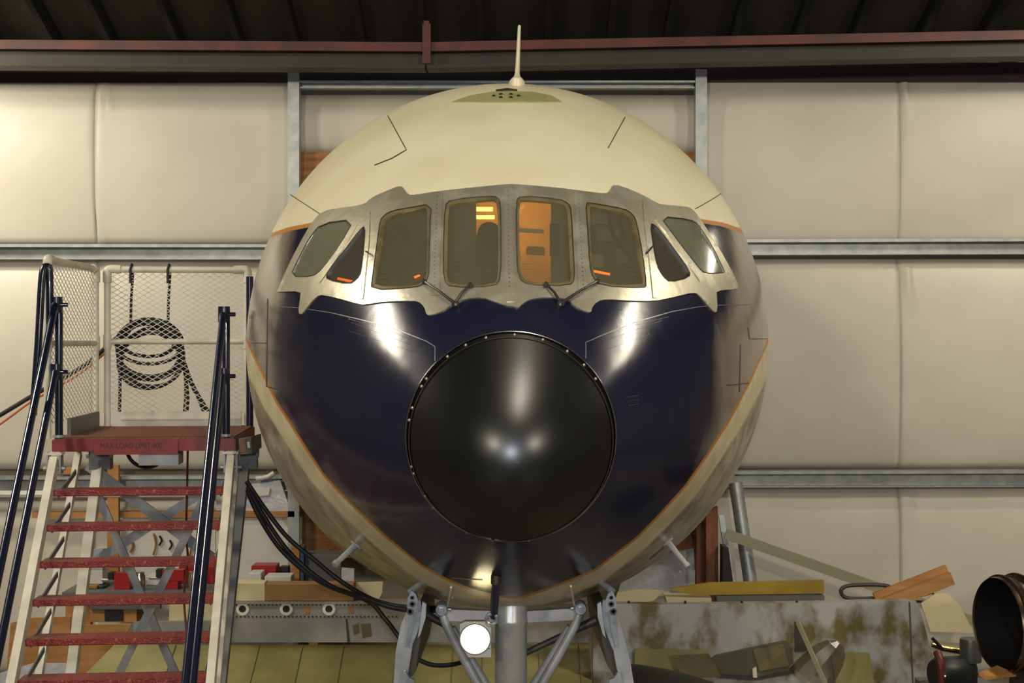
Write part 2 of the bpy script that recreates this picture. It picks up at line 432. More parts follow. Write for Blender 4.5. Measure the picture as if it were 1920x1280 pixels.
# insulation sheets of the back wall, bulging between the girts, creased along their vertical seams
XL, XRt = wx(556), wx(1310)
def ins(x0, x1, z0, z1, bulge, seams=(), wr=0.5, sd=0):
    nx = max(8, int((x1-x0)/0.03)); nz = max(8, int((z1-z0)/0.07)); xs = np.linspace(x0, x1, nx); zs = np.linspace(z0, z1, nz)
    X, Z = np.meshgrid(xs, zs); rng = np.random.RandomState(sd)
    u = (X-x0)/(x1-x0); v = (Z-z0)/(z1-z0)
    D = bulge*np.power(np.clip(4*v*(1-v), 0, 1), 0.55)
    for xc in seams:                      # gathered folds where two sheets meet
        e = np.abs(X-xc); D -= 0.018*np.exp(-(e/0.022)**2)
        for j in range(4):
            o = rng.uniform(0.02, 0.10); sl = rng.uniform(0.0, 0.55); fd = np.clip((v-0.72)/0.2, 0, 1)*np.clip((1.0-v)/0.05, 0, 1); D += 0.016*np.exp(-((X-xc-o-sl*(1-v))/0.022)**2)*fd
            o = rng.uniform(-0.06, 0.08); fd = np.clip((0.3-v)/0.2, 0, 1); D += 0.008*np.exp(-((X-xc-o+0.2*v)/0.02)**2)*fd
    D += 0.006*np.sin(X*3.1+sd)*np.sin(Z*2.3+sd*2)
    bm = B(); a = [[bm.verts.new((X[i, j], YW+0.06-D[i, j], Z[i, j])) for j in range(nx)] for i in range(nz)]
    for i in range(nz-1):
        for j in range(nx-1): bm.faces.new((a[i][j], a[i][j+1], a[i+1][j+1], a[i+1][j]))
    q = [a[0][0], a[0][-1], a[-1][-1], a[-1][0]]
    for s in range(4):                    # return edges to the wall
        edge = {0: a[0], 1: [r[-1] for r in a], 2: a[-1][::-1], 3: [r[0] for r in a][::-1]}[s]
        bk = [bm.verts.new((w.co.x, YW+0.2, w.co.z)) for w in edge]
        for i in range(len(edge)-1): bm.faces.new((edge[i+1], edge[i], bk[i], bk[i+1]))
    return obj('insulation_sheet', bm, 'insulation', wall_back, 'all')
SEAML, SEAMR = wx(180), wx(1685)
Z_TOP, Z_A1, Z_A0, Z_B1, Z_B0 = 5.99, wz(458), wz(485), wz(880), wz(910)
k = 0
for x0, x1 in ((-8.2, SEAML), (SEAML, XL), (XRt, SEAMR), (SEAMR, 8.2)):
    for z0, z1, bl in ((Z_A1, Z_TOP, 0.13), (Z_B1, Z_A0, 0.14), (0.02, Z_B0, 0.12)):
        sm = [s for s in (SEAML, SEAMR) if s in (x0, x1)]
        ins(x0, x1, z0, z1, bl, sm, sd=k); k += 1
ins(XL, XRt, wz(285), wz(176), 0.05, sd=40)
def ply(x0, x1, name='plywood_panel'):
    """boarding that closes the wall opening round the fuselage"""
    z0, z1 = wz(1045), wz(285); cx, cz, r = XA, EYE+ZA, HR+0.04
    n = 40; out = []; left = x1 <= cx+0.02
    pts = [(x0, z0), (x1, z0), (x1, z1), (x0, z1)]
    arc = [(cx+r*math.cos(a), cz+r*math.sin(a)) for a in np.linspace(-math.pi/2, math.pi/2, n)]
    if left: arc = [(2*cx-x, z) for x, z in arc]; poly = [(x0, z0), (cx, z0)]+arc+[(cx, z1), (x0, z1)]
    else: poly = [(x1, z0), (cx, z0)]+arc+[(cx, z1), (x1, z1)]
    bm = B(); prism(bm, [(x, YW-0.02, z) for x, z in poly], (0, 0.03, 0)); bmesh.ops.triangulate(bm, faces=bm.faces)
    return obj(name, bm, 'plywood', wall_back)
ply(XL, XA); ply(XA, XRt)

# galvanised girts (Z sections), door posts, header, red steel beams
ng = [0]
def trim(bm, m, label, smooth=False):
    ng[0] += 1; return struct('trim_%d' % ng[0], bm, m, smooth, label)
def girt(xa, za, xb, zb, h, label):
    """lipped channel: web, top flange, bottom flange, lip"""
    bm = B(); y = YW-0.02
    prof = [(0, 0), (-0.16, 0), (-0.16, -0.03), (-0.145, -0.03), (-0.145, -0.012), (-0.02, -0.012), (-0.02, -h+0.012), (-0.11, -h+0.012), (-0.11, -h), (0, -h)]
    hexa(bm, [(xa, y+a, za+b) for a, b in prof], [(xb, y+a, zb+b) for a, b in prof])
    bmesh.ops.triangulate(bm, faces=[f for f in bm.faces if len(f.verts) > 4])
    return trim(bm, 'galvanised', label)
girt(-8.2, wz(459), XL, wz(460), 0.145, 'upper galvanised girt on the wall left of the nose')
girt(XRt, wz(451), 8.2, wz(447), 0.15, 'upper galvanised girt on the wall right of the nose')
girt(-8.2, wz(893), XL, wz(888), 0.155, 'lower galvanised girt behind the red stair')
girt(XRt, wz(880), 8.2, wz(877), 0.165, 'lower galvanised girt on the wall right of the nose')
for px, top, lab in ((556, 140, 'left galvanised post of the wall opening'), (1310, 137, 'right galvanised post of the wall opening')):
    x = wx(px); bm = B()
    prof = [(-0.055, 0), (0.055, 0), (0.055, 0.14), (0.043, 0.14), (0.043, 0.012), (-0.043, 0.012), (-0.043, 0.14), (-0.055, 0.14)]
    hexa(bm, [(x+a, YW-0.2+b, 0.0) for a, b in prof], [(x+a, YW-0.2+b, wz(top)) for a, b in prof])
    bmesh.ops.triangulate(bm, faces=[f for f in bm.faces if len(f.verts) > 4]); trim(bm, 'galvanised', lab)
bm = B(); prof = [(0, 0), (-0.15, 0), (-0.15, -0.02), (-0.03, -0.02), (-0.03, -0.055), (-0.12, -0.055), (-0.12, -0.07), (0, -0.07)]
hexa(bm, [(XL+0.056, YW-0.03+a, wz(157)+b) for a, b in prof], [(XRt-0.056, YW-0.03+a, wz(157)+b) for a, b in prof])
bmesh.ops.triangulate(bm, faces=[f for f in bm.faces if len(f.verts) > 4]); trim(bm, 'galvanised', 'header between the two galvanised posts')
# maroon eave strip above the insulation, sagging flashing under it
bm = B(); bar(bm, (-8.5, YW+0.0, wz(139)), (8.5, YW+0.0, wz(136)), 0.1, 0.19); trim(bm, 'eave_maroon', 'dark maroon eave strip above the white wall')
# spliced I-beam across the hangar
DB = 13.3
def ibeam2(pa, pb, label):
    a = P(pa[0], pa[1], DB); b = P(pb[0], pb[1], DB); up = Vector((0, 0, 1)); fr = Vector((0, -0.135, 0))
    bm = B(); bar(bm, a-up*0.045, b-up*0.045, 0.27, 0.085); o = trim(bm, 'beam_red', label)
    bm = B(); bar(bm, a-up*0.15, b-up*0.15, 0.05, 0.14); obj('beam_web', bm, 'beam_olive', o)
    bm = B(); bar(bm, a-up*0.225, b-up*0.225, 0.26, 0.03); obj('lower_flange', bm, 'beam_olive', o)
    return o
ibeam2((-600, 76), (798, 84), 'left red steel beam under the dark roof')
ibeam2((802, 84), (2600, 48), 'right red steel beam under the dark roof')
bm = B(); box(bm, P(800, 82, DB-0.16), (0.075, 0.03, 0.36)); box(bm, P(800, 58, DB-0.1), (0.05, 0.05, 0.18)); trim(bm, 'beam_red', 'red splice bracket where the two beams meet')
# surface conduit under the lower girt on the left
bm = B(); tube(bm, [(-8, YW-0.25, wz(921)), (wx(410), YW-0.25, wz(921))], 0.035, 8); trim(bm, 'white_board', 'white conduit under the lower girt at left', True)
# ------------------------------------------------------------------ the airliner
AIR = empty('airliner', (XA, 7.2, 0.0), 'old four-window jet airliner nose in cream and navy with a black radome', 'airplane')
# paint boundaries traced on the skin (front pixels)
LOW = np.array([(400, 500), (463, 637), (479, 672), (499, 711), (518, 751), (545, 794), (577, 844), (606, 888), (637, 922), (670, 955), (722, 1004), (788, 1057), (834, 1083),
       (883, 1104), (932, 1117), (962, 1119), (984, 1117), (1027, 1103), (1115, 1068), (1194, 1007), (1240, 960), (1285, 910), (1323, 856), (1370, 782), (1405, 715), (1436, 645), (1500, 500)], float)
UPL = np.array([(380, 520), (440, 476), (503, 441), (540, 428), (590, 418), (700, 405), (960, 400), (1220, 402), (1319, 413), (1354, 418.6), (1389, 430), (1455, 465), (1520, 510)], float)
FRAME = [(605, 397), (640, 391), (685, 385), (697, 372), (725, 360), (752, 349), (759, 357), (766, 367), (780, 367), (822, 360), (900, 352), (952, 347), (967, 347), (1048, 354), (1102, 361), (1135, 365), (1143, 359), (1149, 346),
       (1184, 358), (1211, 371), (1227, 380), (1238, 385), (1281, 388), (1297, 392), (1319, 423), (1346, 466), (1368, 504), (1383, 537), (1379, 543), (1341, 545), (1342, 558), (1343, 583), (1338, 587), (1325, 572), (1311, 556),
       (1300, 548), (1260, 558), (1227, 565), (1184, 565), (1135, 562), (1119, 566), (1109, 577), (1107, 588), (1092, 584), (1073, 572), (1065, 562), (1027, 558), (994, 562), (978, 572), (972, 579), (960, 575), (950, 575), (925, 566), (905, 559),
       (872, 561), (845, 574), (830, 585), (810, 592), (801, 592), (797, 577), (787, 567), (775, 565), (725, 566), (685, 572), (675, 571), (640, 561), (610, 554), (600, 554), (590, 562), (575, 580), (568, 590), (561, 587), (565, 560), (566, 546),
       (522, 548), (522, 546), (542, 500), (562, 460), (585, 420)]
WIN = [  # (outline, seal width px, seal material, glass)
 ([(604, 420), (667, 412), (640, 460), (607, 505), (589, 520), (546, 520), (562, 485), (582, 447)], 0, None, 'side_glass'),
 ([(687, 424), (684, 470), (680, 510), (672, 525), (657, 535), (615, 526), (614, 517), (620, 505), (650, 467), (675, 434)], 4.0, 'seal_dark', 'quarter_glass'),
 ([(810, 384), (808, 420), (806, 500), (805, 522), (795, 535), (782, 541), (697, 546), (700, 520), (710, 445), (714, 415), (722, 405), (735, 397), (770, 391)], 6.5, 'seal_tan', 'windscreen_glass'),
 ([(834, 388), (846, 376), (920, 369), (934, 372), (939, 384), (940, 445), (940, 524), (928, 540), (846, 541), (832, 528), (832, 470)], 6.0, 'seal_tan', 'windscreen_glass'),
 ([(967, 380), (975, 369), (1046, 374), (1066, 383), (1071, 398), (1075, 482), (1077, 526), (1068, 538), (990, 537), (971, 524), (968, 482)], 6.0, 'seal_tan', 'windscreen_glass'),
 ([(1097, 383), (1104, 382), (1170, 393), (1186, 404), (1193, 420), (1204, 482), (1211, 537), (1205, 542), (1126, 538), (1109, 522), (1104, 496), (1100, 428)], 6.5, 'seal_tan', 'windscreen_glass'),
 ([(1217, 420), (1227, 424), (1238, 436), (1265, 472), (1292, 510), (1290, 522), (1254, 531), (1241, 520), (1230, 501), (1223, 466)], 4.0, 'seal_dark', 'quarter_glass'),
 ([(1235, 407), (1292, 412), (1308, 423), (1333, 461), (1357, 511), (1354, 513), (1319, 514), (1308, 504), (1260, 442)], 0, None, 'side_glass')]
WIN = [(chaikin(w[0], 1 if w[1] else 1),)+w[1:] for w in WIN]

# hull skin: station grid, window openings cut out, paint distances stored on the vertices
ysil = 7.75
st = np.concatenate([[YR-0.02], YR+(ysil-YR)*np.linspace(0, 1, 130)**1.15, np.linspace(ysil, 9.2, 26)[1:], np.linspace(9.2, YW+0.6, 12)[1:]])
NTH = 640; th = np.arange(NTH)*2*math.pi/NTH
Yg, Tg = np.meshgrid(st, th, indexing='ij')
Xg = hull_x(Yg)+hull_r(Yg)*np.cos(Tg); Zg = hull_z(Yg)+hull_r(Yg)*np.sin(Tg)
verts = np.stack([Xg, Yg, Zg+EYE], -1).reshape(-1, 3)
Ye = np.minimum(Yg, 7.86); Xe = hull_x(Ye)+hull_r(Ye)*np.cos(Tg); Ze = hull_z(Ye)+hull_r(Ye)*np.sin(Tg)
pix = np.stack([960+F*Xe/Ye, 640-F*Ze/Ye], -1).reshape(-1, 2)
I = np.arange(len(st)-1)[:, None]*NTH; J = np.arange(NTH)[None, :]; Jn = (J+1) % NTH
quads = np.stack([I+J, I+Jn, I+NTH+Jn, I+NTH+J], -1).reshape(-1, 4)
cen = pix[quads].mean(1); front = (Yg.reshape(-1)[quads].max(1) < ysil)
kill = np.zeros(len(quads), bool); sel = front&(cen[:, 1] > 340)&(cen[:, 1] < 620); idx = np.where(sel)[0]
for w in WIN:
    k = inside(w[0], cen[idx])|(segdist(w[0], cen[idx]) < 3.0); kill[idx[k]] = True
quads = quads[~kill]
me = bpy.data.meshes.new('fuselage_skin')
me.from_pydata((verts-np.array(ORG[AIR.name])).tolist(), [], quads.tolist()); me.update()
dl = segdist(LOW, pix, False)*np.where(inside(np.vstack([LOW, [(1500, 100), (400, 100)]]), pix), 1, -1)
du = segdist(UPL, pix, False)*np.where(inside(np.vstack([UPL, [(1520, 1400), (380, 1400)]]), pix), 1, -1)
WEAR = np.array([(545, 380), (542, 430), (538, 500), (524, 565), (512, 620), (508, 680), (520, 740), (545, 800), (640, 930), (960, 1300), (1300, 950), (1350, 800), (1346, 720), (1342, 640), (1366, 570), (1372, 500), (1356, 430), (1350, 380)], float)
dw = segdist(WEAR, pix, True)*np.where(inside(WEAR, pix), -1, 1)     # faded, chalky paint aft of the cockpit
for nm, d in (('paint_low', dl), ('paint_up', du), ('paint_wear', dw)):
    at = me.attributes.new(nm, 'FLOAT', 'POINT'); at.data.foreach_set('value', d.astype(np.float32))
finish(me, 'all')
hull = bpy.data.objects.new('fuselage_skin', me); COL.objects.link(hull); hull.parent = AIR; ORG[hull.name] = ORG[AIR.name]
hull['label'] = 'riveted skin with cream crown, gold lines, navy nose and bare metal belly'

m = bpy.data.materials.new('fuselage_paint'); t = NT(m)
def att(n):
    a = t.new('ShaderNodeAttribute'); a.attribute_name = n; return a.outputs['Fac']
wob = t.math('MULTIPLY', t.math('SUBTRACT', t.noise(5, 3), 0.5), 1.6)
low = t.math('ADD', att('paint_low'), wob); up = att('paint_up')
def step(v, at, soft=0.8):
    r = t.new('ShaderNodeMapRange'); r.inputs['From Min'].default_value = at-soft; r.inputs['From Max'].default_value = at+soft
    t.link(v, r.inputs['Value']); return r.outputs[0]
cream = t.mix(t.ramp(t.noise(1.6, 4), 0.4, 0.65), lin(224, 216, 186), lin(215, 205, 172))
navy = t.mix(t.ramp(t.noise(2.2, 5), 0.42, 0.68), lin(25, 26, 46), lin(32, 32, 46))
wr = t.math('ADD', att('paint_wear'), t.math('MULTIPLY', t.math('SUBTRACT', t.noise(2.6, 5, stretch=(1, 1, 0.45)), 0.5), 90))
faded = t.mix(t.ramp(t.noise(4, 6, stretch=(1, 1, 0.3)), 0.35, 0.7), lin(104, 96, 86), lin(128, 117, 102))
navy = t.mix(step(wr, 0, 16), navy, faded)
scr = t.ramp(t.noise(7, 6, stretch=(1.2, 1.2, 2.2)), 0.60, 0.72)
metal = t.mix(t.ramp(t.noise(4.5, 7, stretch=(1, 1.4, 1.3), rough=0.65), 0.42, 0.60), lin(138, 131, 113), lin(188, 179, 152))
metal = t.mix(scr, metal, lin(120, 106, 76))
gold = lin(176, 118, 40); stripe = t.mix(t.ramp(t.noise(5, 4), 0.4, 0.7), lin(204, 192, 158), lin(178, 164, 130))
c = t.mix(step(low, -27, 2.0), metal, stripe)
c = t.mix(step(low, -3.0), c, gold)
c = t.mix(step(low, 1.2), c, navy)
c = t.mix(step(up, 5.5), gold, c)
c = t.mix(step(up, -2.0), cream, c)
t.link(c, t.b.inputs['Base Color'])
isnav = t.math('MULTIPLY', step(low, 1.2), step(up, 5.5))
ismet = t.math('MULTIPLY', t.math('SUBTRACT', 1.0, step(low, -27, 2.0)), step(up, 0))
t.link(t.math('MULTIPLY', ismet, 0.5), t.b.inputs['Metallic'])
r = t.math('ADD', t.math('MULTIPLY', isnav, -0.245), 0.42); r = t.math('ADD', r, t.math('MULTIPLY', ismet, -0.10))
r = t.math('ADD', r, t.math('MULTIPLY', t.math('SUBTRACT', t.noise(3.5, 5), 0.5), 0.16))
t.link(r, t.b.inputs['Roughness'])
t.b.inputs['Specular IOR Level'].default_value = 0.36
t.bump(t.noise(3.0, 3, rough=0.5), 0.12, 0.02)
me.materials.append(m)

# seams and rivets of the skin
seams = [('seam', [(727, 217), (762, 281), (735, 297), (702, 310)]), ('seam', [(1172, 220), (1140, 278)]), ('seam', [(545, 365), (574, 384), (600, 401)]), ('seam', [(1352, 363), (1328, 378), (1303, 392)]),
  ('seam_light', [(513, 574), (560, 577), (620, 586), (680, 600), (740, 616), (800, 640), (816, 650), (816, 676)]), ('seam_light', [(1098, 672), (1098, 642), (1130, 628), (1190, 604), (1260, 584), (1310, 575), (1350, 572), (1404, 571)]),
  ('seam', [(1402, 614), (1405, 635), (1438, 635)]), ('seam', [(1388, 645), (1386, 735)]), ('seam', [(1362, 722), (1404, 718)]), ('seam', [(472, 643), (499, 643)]), ('seam', [(502, 560), (501, 640), (500, 724)]), ('seam', [(500, 724), (520, 730)]),
  ('seam_light', [(848, 1083), (905, 1087)]), ('seam', [(640, 1032), (690, 1064)]), ('seam', [(1262, 1010), (1218, 1048)])]
for k, (mm, pts) in enumerate(seams):
    bm = B(); hull_strip(bm, pts, 1.5 if mm == 'seam' else 1.4, 0.0022); obj('panel_seam', bm, mm, hull, True)
def rivets(paths, gap, rad, name, m, parent, h=0.002, off=0.0):
    bm = B()
    for path in paths:
        p = resample(path, gap, False); pos, nor = hull_hit(p[:, 0], p[:, 1], off)
        for q, n in zip(pos, nor):
            q = Vector(q); n = Vector(n); s = n.orthogonal().normalized(); u = n.cross(s)
            ring = [bm.verts.new(q+(s*math.cos(a)+u*math.sin(a))*rad-n*0.002) for a in (0, 1.047, 2.094, 3.142, 4.189, 5.236)]
            tp = bm.verts.new(q+n*h)
            for i in range(6): bm.faces.new((ring[i], ring[(i+1) % 6], tp))
    o = obj(name, bm, m, parent); o['kind'] = 'stuff'; return o
rivets([[(655, 598), (720, 616), (812, 652)], [(660, 605), (806, 660)], [(655, 620), (800, 668)], [(1112, 638), (1180, 612), (1252, 594)], [(1116, 645), (1240, 601)], [(1138, 656), (1216, 626)],
        [(1175, 745), (1195, 741)], [(1178, 752), (1196, 749)], [(1180, 760), (1196, 757)]], 3.6, 0.0030, 'rivet_row', 'rivet_steel', hull, 0.0025)

# crown hatch and aerial
bm = B(); HX = [(848, 192), (880, 181), (920, 174), (955, 172), (1000, 174), (1035, 181), (1052, 192), (1000, 192.5), (900, 192.5)]
hull_sheet(bm, HX, hi=0.006, grid=9, step=6); hatch = obj('crown_hatch', bm, 'hatch_green', AIR, 40)
for px, py in ((926, 182), (939, 179), (939, 185), (958, 179), (958, 185), (972, 182)):
    bm = B(); c = H(px, py, 0.004); lathe(bm, [(0.010, 0), (0.010, 0.006), (0.006, 0.009), (0, 0.009)], c, HN(px, py), 10); obj('hatch_fastener', bm, 'rivet_dark', hatch, 40)
bm = B(); hull_sheet(bm, [(930, 171.5), (952, 169), (970, 171.5), (950, 172)], hi=0.012, grid=8, step=5); obj('hatch_handle_recess', bm, 'seal_dark', hatch)
DA = 8.0; base = P(969, 156, DA)
bm = B(); sec = [(156, 15.0, .16), (152, 12.5, .14), (147, 7.0, .10), (138, 4.6, .07), (110, 4.0, .06), (70, 3.2, .05), (50, 3.0, .045)]
rings = []
for py, hw, ch in sec:
    cx = 969+(156-py)*0.045; c = P(cx, py, DA); hw = hw/F*DA
    rings.append([bm.verts.new(c+Vector((hw*math.cos(a), ch*math.sin(a), 0))) for a in np.linspace(0, 2*math.pi, 16, endpoint=False)])
low0 = [bm.verts.new(v.co-Vector((0, 0, 0.05))) for v in rings[0]]; rings.insert(0, low0)
for A, C in zip(rings, rings[1:]):
    for i in range(16): bm.faces.new((A[i], A[(i+1) % 16], C[(i+1) % 16], C[i]))
bm.faces.new(rings[0][::-1]); bm.faces.new(rings[-1]); obj('blade_aerial', bm, 'aerial_cream', AIR, 50)

# radome: dome, flange, bright joint ring, screws
rc = P(958, 818, YR); axd = Vector((0, -1, 0)).normalized()
dc = P(958, 824, YR-0.022); rd = 190.5/F*YR
bm = B(); NR, NA = 28, 112; apex = None; prev = None; SK = 0.36
def dome(x, z): return 0.205*(1-x*x-z*z)*(1-SK*z)          # fuller below, so that its tip sits low
for i in range(NR+1):
    q = 1-i/NR
    if i == NR: ring = [bm.verts.new(dc+Vector((0, -dome(0, 0), 0)))]
    else: ring = [bm.verts.new(dc+Vector((rd*q*math.cos(a), -dome(q*math.cos(a), q*math.sin(a)), rd*q*math.sin(a)))) for a in np.linspace(0, 2*math.pi, NA, endpoint=False)]
    if i == 0: bk = [bm.verts.new(v.co+Vector((0, 0.06, 0))) for v in ring]; prev = bk
    for k in range(NA):
        n2 = (k+1) % NA
        if len(ring) == 1: bm.faces.new((prev[k], prev[n2], ring[0]))
        else: bm.faces.new((prev[k], prev[n2], ring[n2], ring[k]))
    prev = ring
radome = obj('radome', bm, 'radome_black', AIR, 50)
bm = B(); r1 = 196/F*YR
s = Vector((1, 0, 0)); u = Vector((0, 0, 1)); uu = s.cross(axd).normalized(); uu = uu if uu.z > 0 else -uu
ring1, ring2, ring3 = [], [], []
for k in range(128):
    a = 2*math.pi*k/128; dv = s*math.cos(a)+u*math.sin(a); nrm = Vector((dv.x, -0.75, dv.z)).normalized()
    ring1.append(bm.verts.new(rc+dv*r1*1.0+Vector((0, 0.03, 0)))); ring2.append(bm.verts.new(rc+dv*r1+Vector((0, -0.008, 0))))
    ring3.append(bm.verts.new(dc+(s*math.cos(a)+uu*math.sin(a))*rd*0.995+Vector((0, -0.003, 0))))
for k in range(128):
    j = (k+1) % 128; bm.faces.new((ring1[k], ring1[j], ring2[j], ring2[k])); bm.faces.new((ring2[k], ring2[j], ring3[j], ring3[k]))
obj('radome_flange', bm, 'radome_black', radome, 40)
bm = B(); tube(bm, [rc+(s*math.cos(a)+u*math.sin(a))*(r1+0.0015)+Vector((0, -0.004, 0)) for a in np.linspace(0, 2*math.pi, 160, endpoint=False)], 0.0032, 6, True); obj('joint_ring', bm, 'steel_bright', radome, True)
bm = B(); tube(bm, [dc+(s*math.cos(a)+uu*math.sin(a))*(rd+0.001)+Vector((0, -0.004, 0)) for a in np.linspace(0, 2*math.pi, 160, endpoint=False)], 0.0016, 6, True); obj('flange_edge', bm, 'seal_dark', radome, True)
sc0 = None
for a in (72, 88, 104, 116, 128, 145, 150, 163, 170, 196, 200, 214, 222, 245, 260, 280, 57, 45, 35):
    aa = math.radians(a); c = ((rc+Vector((math.cos(aa), 0, math.sin(aa)))*r1+Vector((0, -0.008, 0)))+(dc+(s*math.cos(aa)+uu*math.sin(aa))*rd))/2+Vector((0, -0.003, 0))
    if sc0 is None:
        bm = B(); lathe(bm, [(0.007, 0.006), (0.007, -0.002), (0.004, -0.004), (0, -0.004)], (0, 0, 0), (0, 1, 0), 10)
        sc0 = obj('flange_screw', bm, 'screw', radome, 40); me2 = sc0.data; me2.transform(Matrix.Translation(ORG[AIR.name])); sc0.location = c-ORG[AIR.name]
    else: share(sc0, radome, c-ORG[AIR.name])
bm = B(); box(bm, dc+Vector((0.02, -0.213, -0.075)), (0.030, 0.012, 0.008)); obj('tip_plate', bm, 'seal_dark', radome)

# windscreen frame: one bare metal sheet with eight openings
fo = chaikin(FRAME, 1)
bm = B(); hull_sheet(bm, fo, [w[0] for w in WIN], 0.007, -0.004, grid=6.5, step=5.0)
frame = obj('windscreen_frame', bm, 'frame_metal', AIR, 40); frame['label'] = 'bare hammered metal frame round the cockpit windows'
# raised posts between the panes
for pts, wd in (([(692, 398), (691, 450), (686, 500), (680, 562)], 7), ([(821, 364), (820, 430), (817, 500), (818, 556)], 16), ([(953, 352), (953, 430), (955, 520), (957, 568)], 15), ([(1085, 364), (1086, 430), (1090, 500), (1092, 555)], 16), ([(1207, 376), (1211, 430), (1220, 500), (1226, 560)], 8),
                ([(678, 408), (645, 465), (600, 530)], 6), ([(1228, 410), (1262, 455), (1312, 528)], 6)):
    bm = B(); hull_strip(bm, spline([(a, b, 0) for a, b in pts], 4) and [(q.x, q.y) for q in spline([(a, b, 0) for a, b in pts], 4)], wd, 0.0115, 8, 0.004); obj('frame_post', bm, 'frame_metal', frame, 40)
rivets([[(821, 372), (819, 440), (816, 500), (817, 545)], [(953, 362), (953, 430), (954, 500), (955, 540)], [(1084, 378), (1087, 440), (1091, 520), (1092, 545)]], 8.0, 0.0042, 'post_rivets', 'rivet_dark', frame, 0.0035, 0.0115)
rivets([[(740, 366), (690, 388)], [(1160, 362), (1220, 388)], [(600, 550), (680, 566)], [(1230, 562), (1300, 545)], [(700, 560), (780, 560)], [(1130, 558), (1200, 560)]], 11.0, 0.0030, 'edge_rivets', 'rivet_dark', frame, 0.002, 0.007)
# panes and seals
def plane_fit(p):
    c = p.mean(0); _, _, v = np.linalg.svd(p-c); return c, v[2]
for out, sw, sm, gm in WIN:
    out = resample(out, 4.0); pane_o = inset(out, sw*0.6 if sw else -1.0)
    vs, fs = patch(pane_o, (), 12.0, 4.0)
    top, nor = hull_hit(vs[:, 0], vs[:, 1], -0.004)
    if gm == 'windscreen_glass':
        q, _ = hull_hit(out[:, 0], out[:, 1], 0.0); c0, n0 = plane_fit(q); top = top-((top-c0)@n0)[:, None]*n0
        top = top*0.85+hull_hit(vs[:, 0], vs[:, 1], -0.006)[0]*0.15
    if gm == 'side_glass': top, nor = hull_hit(vs[:, 0], vs[:, 1], 0.002)
    bm = B(); sheet(bm, top, top-nor*0.008, fs); pane = obj('window_pane', bm, gm, AIR, 40)
    if sw:
        a = out; b = inset(out, sw*0.5); c = inset(out, sw)
        pa, na = hull_hit(a[:, 0], a[:, 1], 0.006); pb, nb = hull_hit(b[:, 0], b[:, 1], 0.010); pc, nc = hull_hit(c[:, 0], c[:, 1], -0.006)
        if gm == 'windscreen_glass':
            qq = pc-((pc-c0)@n0)[:, None]*n0; pc = qq*0.85+pc*0.15+nc*0.006
        bm = B(); R = [[bm.verts.new(q) for q in r] for r in (pa, pb, pc, pc-nc*0.012)]; n = len(a)
        for x, y in zip(R, R[1:]):
            for i in range(n): bm.faces.new((x[i], x[(i+1) % n], y[(i+1) % n], y[i]))
        obj('window_seal', bm, sm, pane, 60)
    # dark gasket line round the opening
    g = inset(out, 0.4); gp, gn = hull_hit(g[:, 0], g[:, 1], 0.0085)
    bm = B(); tube(bm, [Vector(q) for q in gp], 0.0022, 5, True); obj('gasket', bm, 'seal_dark', pane, True)
    if gm == 'windscreen_glass':         # heater wire leads in the lower corners
        x0, y0 = out.min(0); x1, y1 = out.max(0)
        for xx in (x0+12, x1-30):
            for k in range(3):
                yy = y1-22-k*10; bm = B()
                e = np.array([(xx, yy), (xx+17, yy-2)]); ok = inside(inset(out, sw+2), e).all()
                if not ok: continue
                q, _ = hull_hit(e[:, 0], e[:, 1], -0.004); q = q-((q-c0)@n0)[:, None]*n0; q = q*0.85+hull_hit(e[:, 0], e[:, 1], -0.006)[0]*0.15+np.array(n0)*0.0*0; nn = HN(xx, yy)*0.004
                tube(bm, [Vector(q[0])+nn, Vector(q[1])+nn], 0.0010, 5); obj('heater_lead', bm, 'seal_tan', pane)

# wipers, drain stubs
for base, tips in (((856, 575), ((800, 534), (884, 541))), ((1049, 575), ((1022, 540), (1116, 533)))):
    bm = B(); c = H(*base, 0.012); n = HN(*base); lathe(bm, [(0.016, -0.02), (0.016, 0.012), (0.008, 0.02), (0, 0.02)], c, n, 14); wp = obj('wiper', bm, 'wiper', AIR, 40)
    for tip in tips:
        e = H(*tip, 0.024); mid = (H((base[0]+tip[0])/2, (base[1]+tip[1])/2, 0.034)); bm = B(); tube(bm, [c+n*0.012, mid, e], [0.0075, 0.0060, 0.0055], 8); obj('wiper_arm', bm, 'wiper', wp, True)
        bm = B(); d = (e-c).normalized(); lathe(bm, [(0.0, -0.004), (0.011, -0.004), (0.011, 0.012), (0, 0.014)], e-n*0.006, n, 10); obj('wiper_head', bm, 'seal_dark', wp, 40)
for a, b in (((687, 472), (697, 480)), ((1209, 478), (1217, 468))):
    bm = B(); tube(bm, [H(*a, 0.006), H((a[0]+b[0])/2, (a[1]+b[1])/2, 0.02), H(*b, 0.03)], 0.004, 7); obj('frame_stub', bm, 'rivet_dark', AIR, True)
# pitot probes
for root, tip, sgn in (((668, 1022), (630, 1056), -1), ((1252, 1016), (1288, 1060), 1)):
    a = H(*root, -0.02); b = P(tip[0], tip[1], a.y-0.10); mid = a.lerp(b, 0.45)+Vector((0, 0.0, 0))
    bm = B(); tube(bm, [a, mid, b], [0.019, 0.015, 0.013], 12); pr = obj('pitot_probe', bm, 'gear_grey', AIR, 40)
    bm = B(); d = (b-mid).normalized(); lathe(bm, [(0.0, -0.004), (0.017, -0.004), (0.017, 0.018), (0.010, 0.020), (0.0, 0.016)], b-d*0.006, d, 14); obj('probe_tip', bm, 'gear_grey', pr, 40)
    bm = B(); lathe(bm, [(0.034, 0.0), (0.030, 0.008), (0.018, 0.010)], H(*root, 0.0), HN(*root), 16, True, True); obj('probe_base', bm, 'gear_grey', pr, 40)

